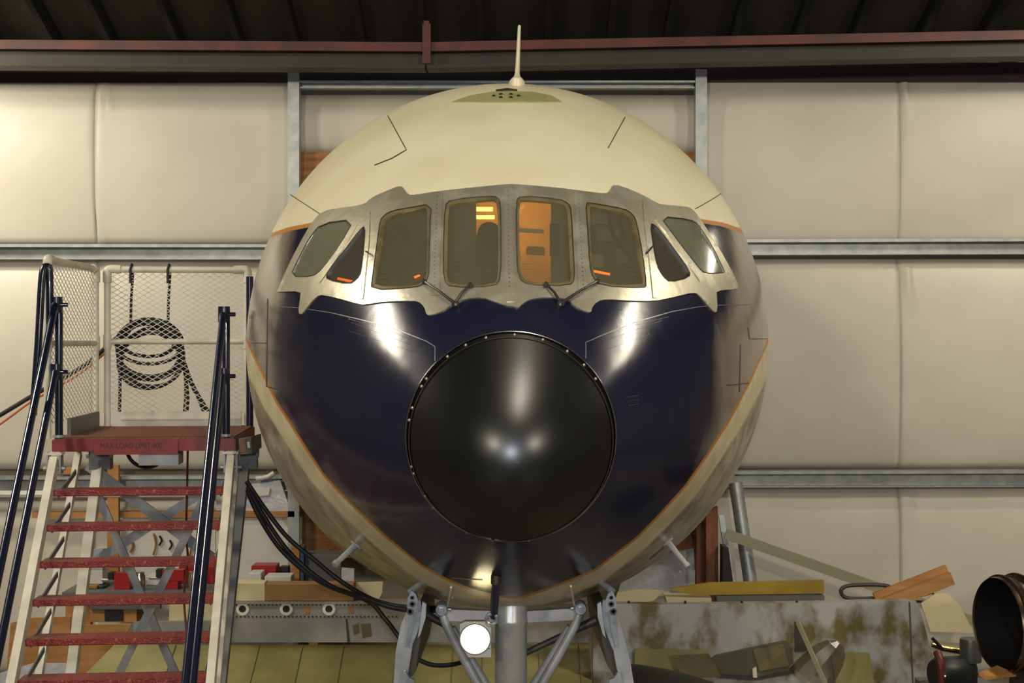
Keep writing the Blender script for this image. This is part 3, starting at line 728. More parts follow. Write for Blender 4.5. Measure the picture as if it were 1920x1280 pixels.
# ---- nose gear
DG = 7.25
def G(px, py, d=DG): return P(px, py, d)
gear = AIR
zf = 0.0
bm = B(); c = G(958, 1140); rr = 30/F*DG
lathe(bm, [(rr*1.02, c.z+0.25), (rr*1.02, c.z-0.05), (rr*1.05, c.z-0.055), (rr*1.05, c.z-0.075), (rr, c.z-0.08), (rr, 0.85), (rr*0.72, 0.84), (rr*0.70, 0.40)], (c.x, DG, 0), (0, 0, 1), 40, True, True); obj('oleo_strut', bm, 'gear_grey', gear, 40)
bm = B(); tube(bm, [(c.x-0.34, DG, 0.40), (c.x+0.34, DG, 0.40)], 0.05, 16); obj('axle', bm, 'gear_grey', gear, 40)
for sx in (-1, 1):
    bm = B(); lathe(bm, [(0.0, -0.09), (0.16, -0.09), (0.19, -0.10), (0.36, -0.10), (0.395, -0.06), (0.40, 0.0), (0.395, 0.06), (0.36, 0.10), (0.19, 0.10), (0.16, 0.09), (0, 0.09)], (c.x+sx*0.24, DG, 0.40), (1, 0, 0), 40); obj('nose_wheel', bm, 'black_rubber', gear, 40)
# Y-shaped side stays: bolt boss, cross arm, diagonal leg
for sx, boss, diag, arm in ((-1, (828, 1141), (900, 1290), (936, 1156)), (1, (1088, 1139), (1012, 1290), (984, 1156))):
    bm = B(); b0 = G(*boss); d0 = G(*diag); a0 = G(*arm)
    fork = G(boss[0]+(-sx)*13, boss[1]+38); tube(bm, spline([b0, fork, d0], 6), [0.022]*3+[0.024]*10, 12); stay = obj('side_stay', bm, 'gear_grey', gear, True)
    off = Vector((-sx*0.030, 0.05, 0)); bm = B(); tube(bm, [fork+off*0.4, d0+off], 0.026, 12); obj('stay_rear_tube', bm, 'gear_grey', stay, True)
    bm = B(); bar(bm, b0+Vector((0, 0.02, -0.03)), a0+Vector((0, 0.02, 0)), 0.06, 0.058); obj('cross_arm', bm, 'gear_grey', stay)
    bm = B(); lathe(bm, [(0.032, 0.05), (0.032, -0.035), (0.027, -0.042), (0.014, -0.042), (0.014, -0.055), (0, -0.055)], b0, (0, 1, 0), 24); obj('pivot_bolt', bm, 'gear_silver', stay, 40)
    bm = B(); top = H(boss[0]-sx*18, boss[1]-42, 0.004); tube(bm, [b0+Vector((-sx*0.03, 0, 0.01)), top], 0.005, 7); obj('bonding_wire', bm, 'aerial_cream', stay)
    bm = B(); tube(bm, [G(boss[0]-sx*12, boss[1]+1, DG-0.03), G(boss[0]-sx*18, boss[1]+2, DG-0.03)], 0.010, 8); obj('grease_nipple', bm, 'steel_bright', stay)
# retraction links from the doors to the leg
for a, b in (((800, 1152), (846, 1178)), ((1118, 1162), (985, 1224))):
    bm = B(); tube(bm, [G(*a, DG+0.12), G((a[0]+b[0])/2, (a[1]+b[1])/2, DG+0.12), G(*b, DG+0.12)], [0.024, 0.018, 0.016], 12); obj('retraction_link', bm, 'gear_dark', gear, 40)
# gear doors with hinge brackets
for sx, cx, o in ((-1, 0, [(771, 1128), (786, 1128), (762, 1282), (737, 1290), (742, 1220), (752, 1170)]), (1, 0, [(1134, 1128), (1149, 1128), (1166, 1180), (1182, 1240), (1190, 1290), (1162, 1284)])):
    bm = B(); front = [G(a, b, 7.05) for a, b in o]; prism(bm, front, (0.0, 0.035, 0)); door = obj('gear_door', bm, 'gear_grey', gear)
    face = [G(a, b, 7.085) for a, b in ([(786, 1130), (788, 1200), (778, 1262), (756, 1284), (764, 1200)] if sx < 0 else [(1134, 1130), (1124, 1160), (1130, 1210), (1140, 1250), (1164, 1284), (1150, 1200)])]
    bm = B(); prism(bm, face, (-sx*0.02, 0.95, 0)); obj('door_panel', bm, 'gear_dark', door)
    mir = lambda x: x if sx < 0 else 1919-x
    b1 = [(771, 1107), (779, 1113), (784, 1126), (783, 1140), (776, 1150), (767, 1149), (763, 1138), (764, 1122)]
    bm = B(); prism(bm, [G(mir(a), b, 6.98) for a, b in b1], (0, 0.05, 0)); br = obj('hinge_bracket', bm, 'gear_silver', door)
    for hy, hr in ((1120, 4), (1132, 5.5), (1146, 6.5)):
        cc = G(mir(773 if hy < 1140 else 769), hy, 6.978); bm = B(); lathe(bm, [(hr/F*7, 0.003), (hr/F*7, -0.006), (hr*0.55/F*7, -0.006), (hr*0.5/F*7, 0.002), (0, 0.002)], cc, (0, 1, 0), 16); obj('bracket_eye', bm, 'gear_dark', door, 40)
    for q, mm in (([(765, 1150), (775, 1152), (772, 1180), (764, 1214), (760, 1212), (764, 1180)], 'gear_silver'), ([(779, 1130), (788, 1124), (792, 1150), (784, 1182), (770, 1217), (766, 1214), (776, 1176)], 'gear_silver'), ([(792, 1128), (799, 1132), (798, 1158), (788, 1190), (783, 1196), (789, 1160)], 'gear_grey')):
        bm = B(); prism(bm, [G(mir(a), b, 7.0+0.02*len(q) % 0.05) for a, b in q], (0, 0.03, 0)); obj('hinge_finger', bm, mm, door)
    bm = B(); prism(bm, [G(mir(a), b, 7.0) for a, b in ((756, 1259), (760, 1258), (766, 1270), (776, 1274), (778, 1286), (752, 1286))], (0, 0.03, 0)); obj('lower_bracket', bm, 'gear_silver', door)
    bm = B(); tube(bm, [G(mir(770), 1108, 7.05), H(mir(798), 1092, -0.02)], 0.016, 10); obj('hinge_arm', bm, 'gear_silver', door, True)
# landing lamp on its plate
DLp = 7.0
bm = B(); pl = [(862, 1170), (872, 1165), (912, 1165), (921, 1174), (921, 1232), (878, 1232), (862, 1206)]
prism(bm, [G(a, b, DLp) for a, b in pl], (0, 0.05, 0)); plate = obj('lamp_plate', bm, 'lamp_plate', gear)
lc = G(891, 1197, DLp); lr = 28.0/F*DLp
bm = B(); lathe(bm, [(lr*1.06, 0.01), (lr*1.06, -0.012), (lr*0.98, -0.016), (lr*0.96, -0.004)], lc, (0, 1, 0), 40); obj('lamp_rim', bm, 'gear_silver', plate, 40)
bm = B(); lathe(bm, [(lr*0.98, -0.006), (lr*0.7, -0.018), (lr*0.35, -0.024), (0, -0.026)], lc, (0, 1, 0), 40); obj('lamp_lens', bm, 'lamp_lens', plate, 'all')
for a, b in ((890, 1167), (866, 1186), (917, 1186), (917, 1214), (871, 1216)):
    bm = B(); lathe(bm, [(0.006, 0.0), (0.006, -0.006), (0, -0.008)], G(a, b, DLp), (0, 1, 0), 8); obj('lamp_screw', bm, 'steel_bright', plate)
ll = bpy.data.lights.new('landing_lamp', 'SPOT'); ll.energy = 0.5; ll.color = (1, 0.86, 0.55); ll.shadow_soft_size = 0.06; ll.spot_size = math.radians(150)
lo = bpy.data.objects.new('landing_lamp_light', ll); COL.objects.link(lo); lo.location = lc+Vector((0, -0.10, 0)); lo.rotation_euler = (math.radians(-80), 0, 0)
# dark towing tube hanging in front of the bay
bm = B(); a = P(930, 1086, 6.42); b = P(926, 1156, 6.55); tube(bm, [a, a.lerp(b, 0.5), b], [0.017, 0.020, 0.018], 14); tt = obj('drain_mast', bm, 'navy_paint', AIR, 40)
bm = B(); lathe(bm, [(0.024, -0.02), (0.024, 0.02)], a, (0, 0, 1), 12, True, True); obj('mast_collar', bm, 'seal_dark', tt, 40)
bm = B(); tube(bm, [P(922, 1160, 6.53)+Vector((0.024*math.cos(q), 0, 0.024*math.sin(q))) for q in np.linspace(0, 2*math.pi, 18, endpoint=False)], 0.009, 8, True); obj('mast_ring', bm, 'gear_silver', tt, True)
bm = B(); bar(bm, a+Vector((0, 0.0, 0.01)), H(934, 1080, -0.01), 0.02, 0.02); obj('mast_foot', bm, 'seal_dark', tt)

# ---- cockpit seen through the panes
cock = AIR
YB = 7.75; rb = float(hull_r(YB))-0.05; zb = EYE+float(hull_z(YB)); xb = float(hull_x(YB))
dx0, dx1, dz1 = P(893, 0, YB).x, P(1033, 0, YB).x, P(0, 376, YB).z
n = 60; circ = [(xb+rb*math.cos(a), zb+rb*math.sin(a)) for a in np.linspace(0, 2*math.pi, n, endpoint=False)]
vs, fs = patch([(x*100, z*100) for x, z in circ], [[(dx0*100, (zb-0.9)*100), (dx1*100, (zb-0.9)*100), (dx1*100, dz1*100), (dx0*100, dz1*100)]], 14, 8)
bm = B(); sheet(bm, [(v[0]/100, YB, v[1]/100) for v in vs], [(v[0]/100, YB+0.03, v[1]/100) for v in vs], fs); obj('bulkhead', bm, 'bulkhead', cock)
bm = B(); box(bm, ((dx0+dx1)/2, YB+0.9, zb+0.1), (1.5, 0.03, 1.7)); obj('galley_wall', bm, 'ochre', cock)
bm = B(); box(bm, P(908, 392, YB+0.6), (0.10, 0.03, 0.022)); box(bm, P(908, 407, YB+0.6), (0.12, 0.03, 0.02)); obj('strip_lamp', bm, 'cabin_lamp', cock)
cl = bpy.data.lights.new('cabin_light', 'POINT'); cl.energy = 11.0; cl.color = (1.0, 0.68, 0.30); cl.shadow_soft_size = 0.08
co = bpy.data.objects.new('cabin_light', cl); COL.objects.link(co); co.location = P(960, 372, YB+0.45)
dl_ = bpy.data.lights.new('cockpit_fill_light', 'POINT'); dl_.energy = 2.6; dl_.color = (1.0, 0.86, 0.6); dl_.shadow_soft_size = 0.06  # added point light without a fixture, lifts the dark cockpit interior
do_ = bpy.data.objects.new('cockpit_fill_light', dl_); COL.objects.link(do_); do_.location = P(960, 330, 7.45)
# bulkhead shelves, grab rail, lockers
for (a, b, cx, cy, d, mm) in ((990, 432, 60, 7, 7.7, 'cockpit_grey'), (1004, 470, 34, 16, 7.6, 'ochre')):
    bm = B(); box(bm, P(a, b, d), (cx/F*d, 0.03, cy/F*d), Matrix.Rotation(0.06, 3, 'Y')); obj('grab_rail' if mm == 'cockpit_grey' else 'locker', bm, mm, cock)
def seat(px):
    d = 7.35; w = 44/F*d
    bm = B(); pts = []
    hw = [(470, 25), (455, 25), (440, 23), (428, 20), (420, 14), (416, 5)]
    outl = [P(px-h, y, d) for y, h in hw]+[P(px+h, y, d) for y, h in hw[::-1]]
    prism(bm, outl, (0, 0.07, 0)); s = obj('crew_seat', bm, 'seat_fabric', cock)
    bm = B(); prism(bm, [P(px-30, 470, d-0.01), P(px+30, 470, d-0.01), P(px+32, 600, d-0.08), P(px-32, 600, d-0.08)], (0, 0.09, 0)); obj('seat_back', bm, 'seat_fabric', s)
seat(917); seat(1096); seat(745)
# instrument coaming and panels
bm = B(); cp = [(600, 560), (700, 550), (830, 545), (950, 545), (1080, 545), (1210, 548), (1320, 560)]
up_ = []; dn_ = []
for a, b in cp:
    h0 = H(a, b, -0.06); up_.append(h0); dn_.append(h0+Vector((0, 0.34, -0.02)))
va = [bm.verts.new(q) for q in up_]; vb = [bm.verts.new(q) for q in dn_]; vc = [bm.verts.new(q+Vector((0, 0, -0.25))) for q in dn_]
for i in range(len(cp)-1): bm.faces.new((va[i], va[i+1], vb[i+1], vb[i])); bm.faces.new((vb[i], vb[i+1], vc[i+1], vc[i]))
obj('glare_shield', bm, 'panel_dark', cock)
for px, py, w_, h_, d in ((760, 470, 30, 26, 7.2), (722, 480, 22, 34, 7.25), (1140, 440, 40, 26, 7.2), (1118, 490, 26, 24, 7.1), (1165, 480, 22, 30, 7.25), (1128, 410, 30, 22, 7.35), (860, 480, 26, 20, 7.3), (1040, 450, 18, 60, 7.5)):
    bm = B(); c = P(px, py, d); box(bm, c, (w_/F*d, 0.06, h_/F*d)); obj('equipment_box', bm, 'cockpit_grey' if px > 1100 else 'panel_dark', cock)
for pts in ([(1140, 400), (1150, 440), (1172, 470), (1185, 485)], [(1160, 395), (1168, 440), (1176, 450)]):
    bm = B(); tube(bm, spline([P(a, b, 7.1) for a, b in pts], 5), 0.010, 7); obj('headset_cable', bm, 'seal_dark', cock, True)
for a, b, wd in (((777, 520), (787, 516), 2.0), ((1108, 507), (1143, 514), 2.2)):  # glowing orange tubes set just behind the panes
    bm = B(); q = [P(a[0], a[1], H(*a).y+0.14), P(b[0], b[1], H(*b).y+0.14)]; tube(bm, q, wd/F*6.6, 8); obj('glow_tube', bm, 'orange_glow', cock, True)
bm = B(); tube(bm, [P(634, 522, H(634, 522).y+0.10), P(662, 528, H(662, 528).y+0.10)], 0.006, 8); obj('glow_tube', bm, 'orange_glow', cock, True)
# ------------------------------------------------------------------ the access stair
PHI = math.radians(5.0); DS = 8.0
SO = P(97, 822, DS); SU = Vector((math.cos(PHI), math.sin(PHI), 0)); SV = Vector((-math.sin(PHI), math.cos(PHI), 0))
def S(u, v, w): return SO+SU*u+SV*v+Vector((0, 0, w))
SROT = rotz(PHI); SW = 1.02; SDP = 1.18; RISE, RUN = 0.174, 0.153
STAIR = empty('access_stair', (S(SW/2, -0.4, 0).x, S(SW/2, -0.4, 0).y, 0.0), 'mobile access stair with red treads, white frame and navy handrails', 'stairs')
def sbox(u0, u1, v0, v1, w0, w1, name, m, parent=STAIR, bev=0.0):
    bm = B(); box(bm, S((u0+u1)/2, (v0+v1)/2, (w0+w1)/2), (u1-u0, v1-v0, w1-w0), SROT)
    if bev: bmesh.ops.bevel(bm, geom=bm.edges[:], offset=bev, segments=2, affect='EDGES')
    return obj(name, bm, m, parent)
# platform: red edge channels, brown gritty deck, drop plate with the stencil
plat = sbox(0, SW, 0.0, SDP, -0.075, -0.006, 'platform_frame', 'stair_red', bev=0.004)
sbox(0.012, SW-0.012, 0.012, SDP-0.01, -0.02, 0.002, 'deck_surface', 'deck_brown', plat)
sbox(0.235, 0.70, -0.014, 0.0, -0.092, -0.012, 'stencilled_plate', 'stair_red', plat)
sbox(0.48, 0.70, 0.0, 0.2, -0.155, -0.09, 'latch_plate', 'stair_grey', plat)
tcu = bpy.data.curves.new('lettering', 'FONT'); tcu.body = 'MAX LOAD LIMIT 800'; tcu.size = 0.046; tcu.align_x = 'CENTER'; tcu.align_y = 'CENTER'; tcu.extrude = 0.0008
to = bpy.data.objects.new('lettering_tmp', tcu); COL.objects.link(to); bpy.context.view_layer.update()
dg = bpy.context.evaluated_depsgraph_get(); tme = bpy.data.meshes.new_from_object(to.evaluated_get(dg)); bpy.data.objects.remove(to)
tme.name = 'stencil_lettering'; tme.transform(Matrix.Diagonal((0.78, 1, 1, 1)))
M4 = Matrix.Translation(S(0.44, -0.0155, -0.043)-ORG[STAIR.name])@SROT.to_4x4()@Matrix.Rotation(math.pi/2, 4, 'X')
tme.transform(M4); tme.materials.clear(); tme.materials.append(MATS['lettering'])
lt = bpy.data.objects.new('stencil_lettering', tme); COL.objects.link(lt); lt.parent = plat; ORG[lt.name] = ORG[STAIR.name]
# treads: shared mesh, folded edge
tr0 = None; W1 = -0.275
for k in range(0, 12):
    w = W1-RISE*k; v = -RUN*k-0.16
    if S(0, 0, w).z < 0.1: break
    if tr0 is None:
        bm = B(); u0, u1 = 0.045, SW-0.045
        prof = [(0.0, 0.0), (0.15, 0.0), (0.15, -0.028), (0.14, -0.028), (0.14, -0.006), (0.010, -0.006), (0.010, -0.030), (0.004, -0.034), (0.0, -0.030)]
        hexa(bm, [S(u0, v+a, w+b) for a, b in prof], [S(u1, v+a, w+b) for a, b in prof]); bmesh.ops.triangulate(bm, faces=[f for f in bm.faces if len(f.verts) > 4])
        tr0 = obj('tread', bm, 'tread_red', STAIR)
    else: share(tr0, STAIR, -SV*RUN*k+Vector((0, 0, -RISE*k)))
NK = 12.2
def slope(u, v, w, k): return S(u, v-RUN*k, w-RISE*k)
def sbar(a, b, w, h, name, m, parent=STAIR, up=None):
    bm = B(); bar(bm, a, b, w, h, up if up is not None else (0, 0, 1)); return obj(name, bm, m, parent)
for u, mm in ((0.022, 'stair_white'), (SW-0.022, 'stair_white')):
    kk = (S(u, 0, -0.12).z-0.05)/RISE
    st = sbar(slope(u, -0.03, -0.12, 0), slope(u, -0.03, -0.12, kk), 0.042, 0.075, 'stringer', mm)
    r2 = sbar(slope(u+(0.02 if u < .5 else -0.02), 0.50, -0.12, 0), slope(u+(0.02 if u < .5 else -0.02), 0.50, -0.12, kk), 0.036, 0.05, 'rear_stringer', mm)
    # clevis that hangs the stringer from the platform
    for du in (-0.034, 0.034):
        bm = B(); box(bm, S(u+du, -0.02, -0.135), (0.010, 0.07, 0.12), SROT); obj('clevis_cheek', bm, 'stair_grey', st)
    bm = B(); box(bm, S(u, -0.02, -0.082), (0.09, 0.08, 0.014), SROT); obj('clevis_top', bm, 'stair_white', st)
    bm = B(); tube(bm, [S(u-0.06, -0.03, -0.165), S(u+0.06, -0.03, -0.165)], 0.013, 10); obj('clevis_bolt', bm, 'galvanised', st, 40)
    for k in range(0, 11):       # flat links from the tread ends to the rear stringer
        w = W1-RISE*k
        if S(0, 0, w).z < 0.25: break
        a = S(u+(0.045 if u < .5 else -0.045), -RUN*k-0.14, w-0.03); b = S(u+(0.045 if u < .5 else -0.045), -RUN*k+0.30, w+0.06); sbar(a, b, 0.008, 0.03, 'tread_link', 'stair_shade', st)
# rear legs and cross braces
RV = SDP-0.06
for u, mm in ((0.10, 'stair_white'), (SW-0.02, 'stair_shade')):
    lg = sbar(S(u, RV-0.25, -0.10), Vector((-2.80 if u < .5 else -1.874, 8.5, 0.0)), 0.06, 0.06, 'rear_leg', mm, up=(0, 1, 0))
    bm = B(); box(bm, S(u, RV-0.25, -0.16), (0.13, 0.10, 0.18), SROT); obj('leg_bracket', bm, 'stair_shade', lg)
    for du in (-0.07, 0.07):
        bm = B(); lathe(bm, [(0.03, -0.008), (0.03, 0.008)], S(u+du, RV-0.29, -0.15), SU, 14, True, True); obj('bracket_washer', bm, 'galvanised', lg, 40)
def Sp(px, py, v): # point on the vertical plane of the stair at depth v behind the platform edge
    d0 = DS; x = (px-960)/F; p0 = S(0, v, 0); n = SV; d = (p0.dot(n)-Vector((0, 0, EYE)).dot(n))/(Vector((x, 1, 0)).dot(n)); return P(px, py, d)
for a, b, w_, v in (((165, 872), (398, 1046), 0.065, 1.02), ((396, 912), (178, 1052), 0.06, 1.05), ((178, 915), (345, 1300), 0.05, 0.95), ((392, 915), (205, 1300), 0.05, 0.92)):
    sbar(Sp(*a, v), Sp(*b, v), 0.022, w_, 'cross_brace', 'stair_grey', up=(0, 0, 1))
# guard frames of white pipe with expanded-metal infill
PR = 0.021
def mesh_panel(A, C, D, pitch_u, pitch_w, name, parent):
    """expanded metal between A (low start), C (low end) and height D"""
    L = (C-A).length; e = (C-A).normalized(); Hh = D; nrm = e.cross(Vector((0, 0, 1))); bm = B(); th = 0.0021
    slope_ = pitch_w/pitch_u
    for sg in (1, -1):
        t0 = -Hh/slope_; k = t0
        while k < L+Hh/slope_:
            # line u = k + sg*w/slope within 0<=u<=L, 0<=w<=H
            pts = []
            for w in np.linspace(0, Hh, 2):
                pts.append((k+sg*w/slope_, w))
            (u0, w0), (u1, w1) = pts
            du = u1-u0
            ta = 0.0; tb = 1.0
            for lim, s1 in ((0, 1), (L, -1)):
                f0 = s1*(u0-lim); f1 = s1*(u1-lim)
                if f0 < 0 and f1 < 0: ta, tb = 1, 0; break
                if f0 < 0: ta = max(ta, f0/(f0-f1))
                elif f1 < 0: tb = min(tb, f0/(f0-f1))
            if tb-ta > 0.01:
                p = A+e*(u0+du*ta)+Vector((0, 0, w0+(w1-w0)*ta)); q = A+e*(u0+du*tb)+Vector((0, 0, w0+(w1-w0)*tb))
                bar(bm, p+nrm*th*sg*0.5, q+nrm*th*sg*0.5, th*2.0, th*1.5, nrm)
            k += pitch_u
    return obj(name, bm, 'mesh_white', parent)
def frame_guard(A, C, hgt, mid, name, mesh_pitch, toe=True):
    """pipe frame standing on A..C"""
    up = Vector((0, 0, 1)); bm = B(); tube(bm, [A, A+up*hgt], PR, 12); g = obj(name, bm, 'stair_white', STAIR, 40)
    bm = B(); tube(bm, [C, C+up*hgt], PR, 12); obj('guard_post', bm, 'stair_white', g, 40)
    bm = B(); tube(bm, [A+up*hgt, C+up*hgt], PR, 12); obj('top_rail', bm, 'stair_white', g, 40)
    bm = B(); tube(bm, [A+up*mid, C+up*mid], PR*0.85, 12); obj('mid_rail', bm, 'stair_white', g, 40)
    for q in (A, C):                     # pipe elbows and tees
        o = C if q is A else A; e = (o-q).normalized(); bm = B()
        tube(bm, spline([q+up*(hgt-0.085), q+up*(hgt-0.015), q+up*(hgt+0.002)+e*0.02, q+up*hgt+e*0.085], 4), PR*1.32, 12); obj('pipe_elbow', bm, 'stair_white', g, 40)
        bm = B(); tube(bm, [q+up*(mid-0.045), q+up*(mid+0.045)], PR*1.28, 12); obj('pipe_tee', bm, 'stair_white', g, 40)
    e = (C-A).normalized()
    mesh_panel(A+e*PR+up*0.08, C-e*PR+up*0.08, hgt-0.10, mesh_pitch[0], mesh_pitch[1], 'expanded_mesh', g)
    return g
GH = 1.01
gb = frame_guard(S(0.085, SDP-0.03, 0), S(SW-0.045, SDP-0.03, 0), GH, 0.545, 'rear_guard', (0.056, 0.034))
sbox(0.12, SW-0.08, SDP-0.07, SDP-0.045, 0.0, 0.095, 'toe_board', 'stair_white', gb)
sbox(0.18, SW-0.08, SDP-0.085, SDP-0.07, 0.045, 0.055, 'toe_board_lip', 'stair_white', gb)
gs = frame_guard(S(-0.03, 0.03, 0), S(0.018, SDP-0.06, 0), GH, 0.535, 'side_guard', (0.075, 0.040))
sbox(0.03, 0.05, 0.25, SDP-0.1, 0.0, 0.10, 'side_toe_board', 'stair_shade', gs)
for u, v in ((0.24, SDP-0.03), (0.56, SDP-0.03)): pass
# navy handrails: post, sloping top rail, sloping middle rail, coupling sleeves
def handrail(u, w_top, w_mid, name):
    bm = B(); tube(bm, [S(u, 0.02, 0.0), S(u, 0.02, w_top+0.03)], 0.022, 14); h = obj(name, bm, 'navy_paint', STAIR, 40)
    for w, nm in ((w_top, 'top_handrail'), (w_mid, 'middle_handrail')):
        a = S(u-0.012, -0.02, w); kk = (a.z-0.9)/RISE if w == w_top else (a.z-0.5)/RISE
        bm = B(); tube(bm, [a, slope(u-0.012, -0.02, w, kk)], 0.0205, 14); obj(nm, bm, 'navy_paint', h, 40)
        bm = B(); tube(bm, [S(u-0.01, 0.0, w-0.045), S(u-0.01, 0.0, w+0.045)], 0.034, 14); obj('rail_sleeve', bm, 'navy_paint', h, 40)
        bm = B(); lathe(bm, [(0.012, -0.012), (0.012, 0.036), (0.0, 0.038)], S(u+0.02, -0.01, w), SU, 10, True); obj('sleeve_pin', bm, 'navy_paint', h, 40)
    bm = B(); lathe(bm, [(0.034, 0), (0.034, 0.014)], S(u, 0.02, 0.005), (0, 0, 1), 16, True, True); obj('post_foot', bm, 'stair_grey', h)
    return h
handrail(0.035, 0.752, 0.375, 'handrail')
handrail(SW-0.055, 0.70, 0.35, 'handrail')
# navy guard tubes: slack rail tail at the left corner, tall post at the rear right
bm = B(); tp = S(-0.02, -0.01, 0.965); tube(bm, spline([S(-0.01, 0.0, 0.62), tp+Vector((0.01, 0, -0.04)), tp, tp+Vector((-0.02, -0.03, -0.05)), P(72, 640, 7.86), P(62, 778, 7.76)], 6), 0.021, 12); obj('hooked_rail', bm, 'navy_paint', STAIR, True)
bm = B(); a = S(SW-0.025, SDP-0.08, 0.0); tube(bm, [a, a+Vector((0, 0, 0.965))], 0.023, 14); obj('rear_post', bm, 'navy_paint', STAIR, 40)
# castor feet
for u in (0.1, SW-0.02):
    q = Vector((-2.80 if u < .5 else -1.874, 8.5, 0.0)); bm = B(); box(bm, q+Vector((0, 0, 0.01)), (0.14, 0.14, 0.02)); obj('foot_plate', bm, 'stair_grey', STAIR)

# ---- things on and around the stair
bm = B(); c = P(458, 834, 8.06); box(bm, c, (0.060, 0.05, 0.098)); cb = empty('control_box', (c.x, c.y, c.z-0.06), 'small brown and grey control box beside the red platform', 'box')
bm.free(); bm = B(); R_ = Matrix.Rotation(math.radians(-3), 3, 'Y')
prism(bm, [P(447, 822, 8.04), P(470, 819, 8.04), P(472, 850, 8.04), P(449, 852, 8.04)], (0.02, 0.12, 0.0)); bmesh.ops.recalc_face_normals(bm, faces=bm.faces); obj('box_body', bm, 'box_greygreen', cb)
prism_ = B(); prism(prism_, [P(450, 824, 8.038), P(462, 823, 8.038), P(463, 848, 8.038), P(451, 849, 8.038)], (0, -0.006, 0)); obj('box_face', prism_, 'box_brown', cb)
prism_ = B(); prism(prism_, [P(463.5, 828, 8.036), P(468, 827.5, 8.036), P(469, 839, 8.036), P(464.5, 839.5, 8.036)], (0, -0.005, 0)); obj('box_label', prism_, 'label_white', cb)
prism_ = B(); prism(prism_, [P(470, 820, 8.05), P(483, 814, 8.15), P(484, 840, 8.15), P(472, 848, 8.05)], (0.01, 0.06, 0)); obj('box_mount', prism_, 'box_greygreen', cb)
# coil of black hose strapped behind the rear guard
DC = 9.33
coil = empty('hose_coil', P(282, 735, DC), 'coil of black hose strapped behind the white mesh guard', 'hose')
rngc = random.Random(3)
loops = [(280, 640, 62, 42, 0.0), (278, 655, 58, 50, 0.3), (284, 662, 60, 62, 0.1), (280, 672, 58, 56, -0.2), (276, 638, 50, 30, 0.2), (282, 668, 54, 44, -0.1)]
for k, (cx, cy, a, b, tw) in enumerate(loops):
    pts = []
    for q in np.linspace(0, 2*math.pi, 40, endpoint=False):
        s_ = math.sin(q); ww = a*(1.0-0.10*s_); pts.append(P(cx+ww*math.cos(q), cy-b*s_+(tw*12*math.cos(q)), DC+0.015*k+0.02*math.sin(q*2+k)))
    bm = B(); tube(bm, pts, 0.0125, 8, True); obj('hose_loop', bm, 'rope_black', coil, True)
bm = B(); tube(bm, spline([P(232, 625, DC), P(262, 607, DC), P(300, 606, DC), P(325, 620, DC), P(345, 680, DC), P(362, 725, DC), P(392, 775, DC)], 6), 0.015, 8); obj('hose_tail', bm, 'rope_black', coil, True)
bm = B(); tube(bm, spline([P(330, 640, DC+.03), P(352, 700, DC+.03), P(372, 745, DC+.03), P(384, 776, DC+.03)], 6), 0.013, 8); obj('hose_tail', bm, 'rope_black', coil, True)
bm = B(); tube(bm, spline([P(222, 640, DC+.02), P(225, 690, DC+.02), P(224, 776, DC+.02)], 6), 0.011, 8); obj('hose_tail', bm, 'rope_black', coil, True)
bm = B(); tube(bm, spline([P(345, 690, DC+.04), P(352, 740, DC+.04), P(350, 776, DC+.04)], 6), 0.011, 8); obj('hose_tail', bm, 'rope_black', coil, True)
bm = B(); tube(bm, spline([P(346, 690, DC+.06), P(347, 740, DC+.06), P(344, 776, DC+.06)], 6), 0.007, 8); obj('red_lead', bm, 'cord_red', coil, True)
for px in (247, 317):
    yr = S(0, SDP-0.03, 0).y+0.0; tt_ = Sp(px, 505, SDP-0.03); tz = SO.z+GH
    bm = B(); top = Vector((tt_.x, tt_.y, tz)); pts = [top+Vector((0, -PR-0.012, -0.09)), top+Vector((0, -PR-0.012, 0)), top+Vector((0, 0, PR+0.012)), top+Vector((0, PR+0.012, 0)), P(px-1, 560, DC-0.02), P(px-2, 608, DC)]
    tube(bm, pts, 0.009, 8); obj('hanging_strap', bm, 'rope_black', coil, True)
# cables leading off to the left
bm = B(); tube(bm, spline([P(-140, 860, 9.2), P(0, 778, 9.25), P(60, 742, 9.3), P(100, 720, 9.35), P(165, 680, 9.4), P(205, 645, 9.38), P(232, 622, 9.36)], 8), 0.015, 10)
tag(obj('air_hose', bm, 'rope_black', None, True), 'thick black hose running from the coil to the left edge', 'hose')
bm = B(); tube(bm, spline([P(-140, 892, 9.15), P(0, 795, 9.2), P(55, 755, 9.25), P(90, 735, 9.3), P(150, 700, 9.36), P(205, 655, 9.42)], 8), 0.007, 8)
tag(obj('extension_cord', bm, 'cord_orange', None, True), 'thin orange cord below the thick black hose at left', 'cord')
bm = B(); tube(bm, spline([P(352, 842, 9.15), P(351, 900, 9.1), P(349, 1000, 9.05), P(352, 1050, 9.0), P(345, 1120, 8.95), P(350, 1200, 8.9), P(345, 1300, 8.85), Vector((P(345, 1300, 8.85).x, 8.85, 0.01))], 6), 0.007, 8)
tag(obj('power_cord', bm, 'cord_red', None, True), 'thin dark red cord hanging down behind the red treads', 'cord')
bm = B(); tube(bm, [P(275+38*math.cos(a), 838-38*math.sin(a), 9.0) for a in np.linspace(math.radians(200), math.radians(340), 18)], 0.012, 8)
tag(obj('cable_loop', bm, 'rope_black', None, True), 'short black cable loop under the red platform', 'cable')
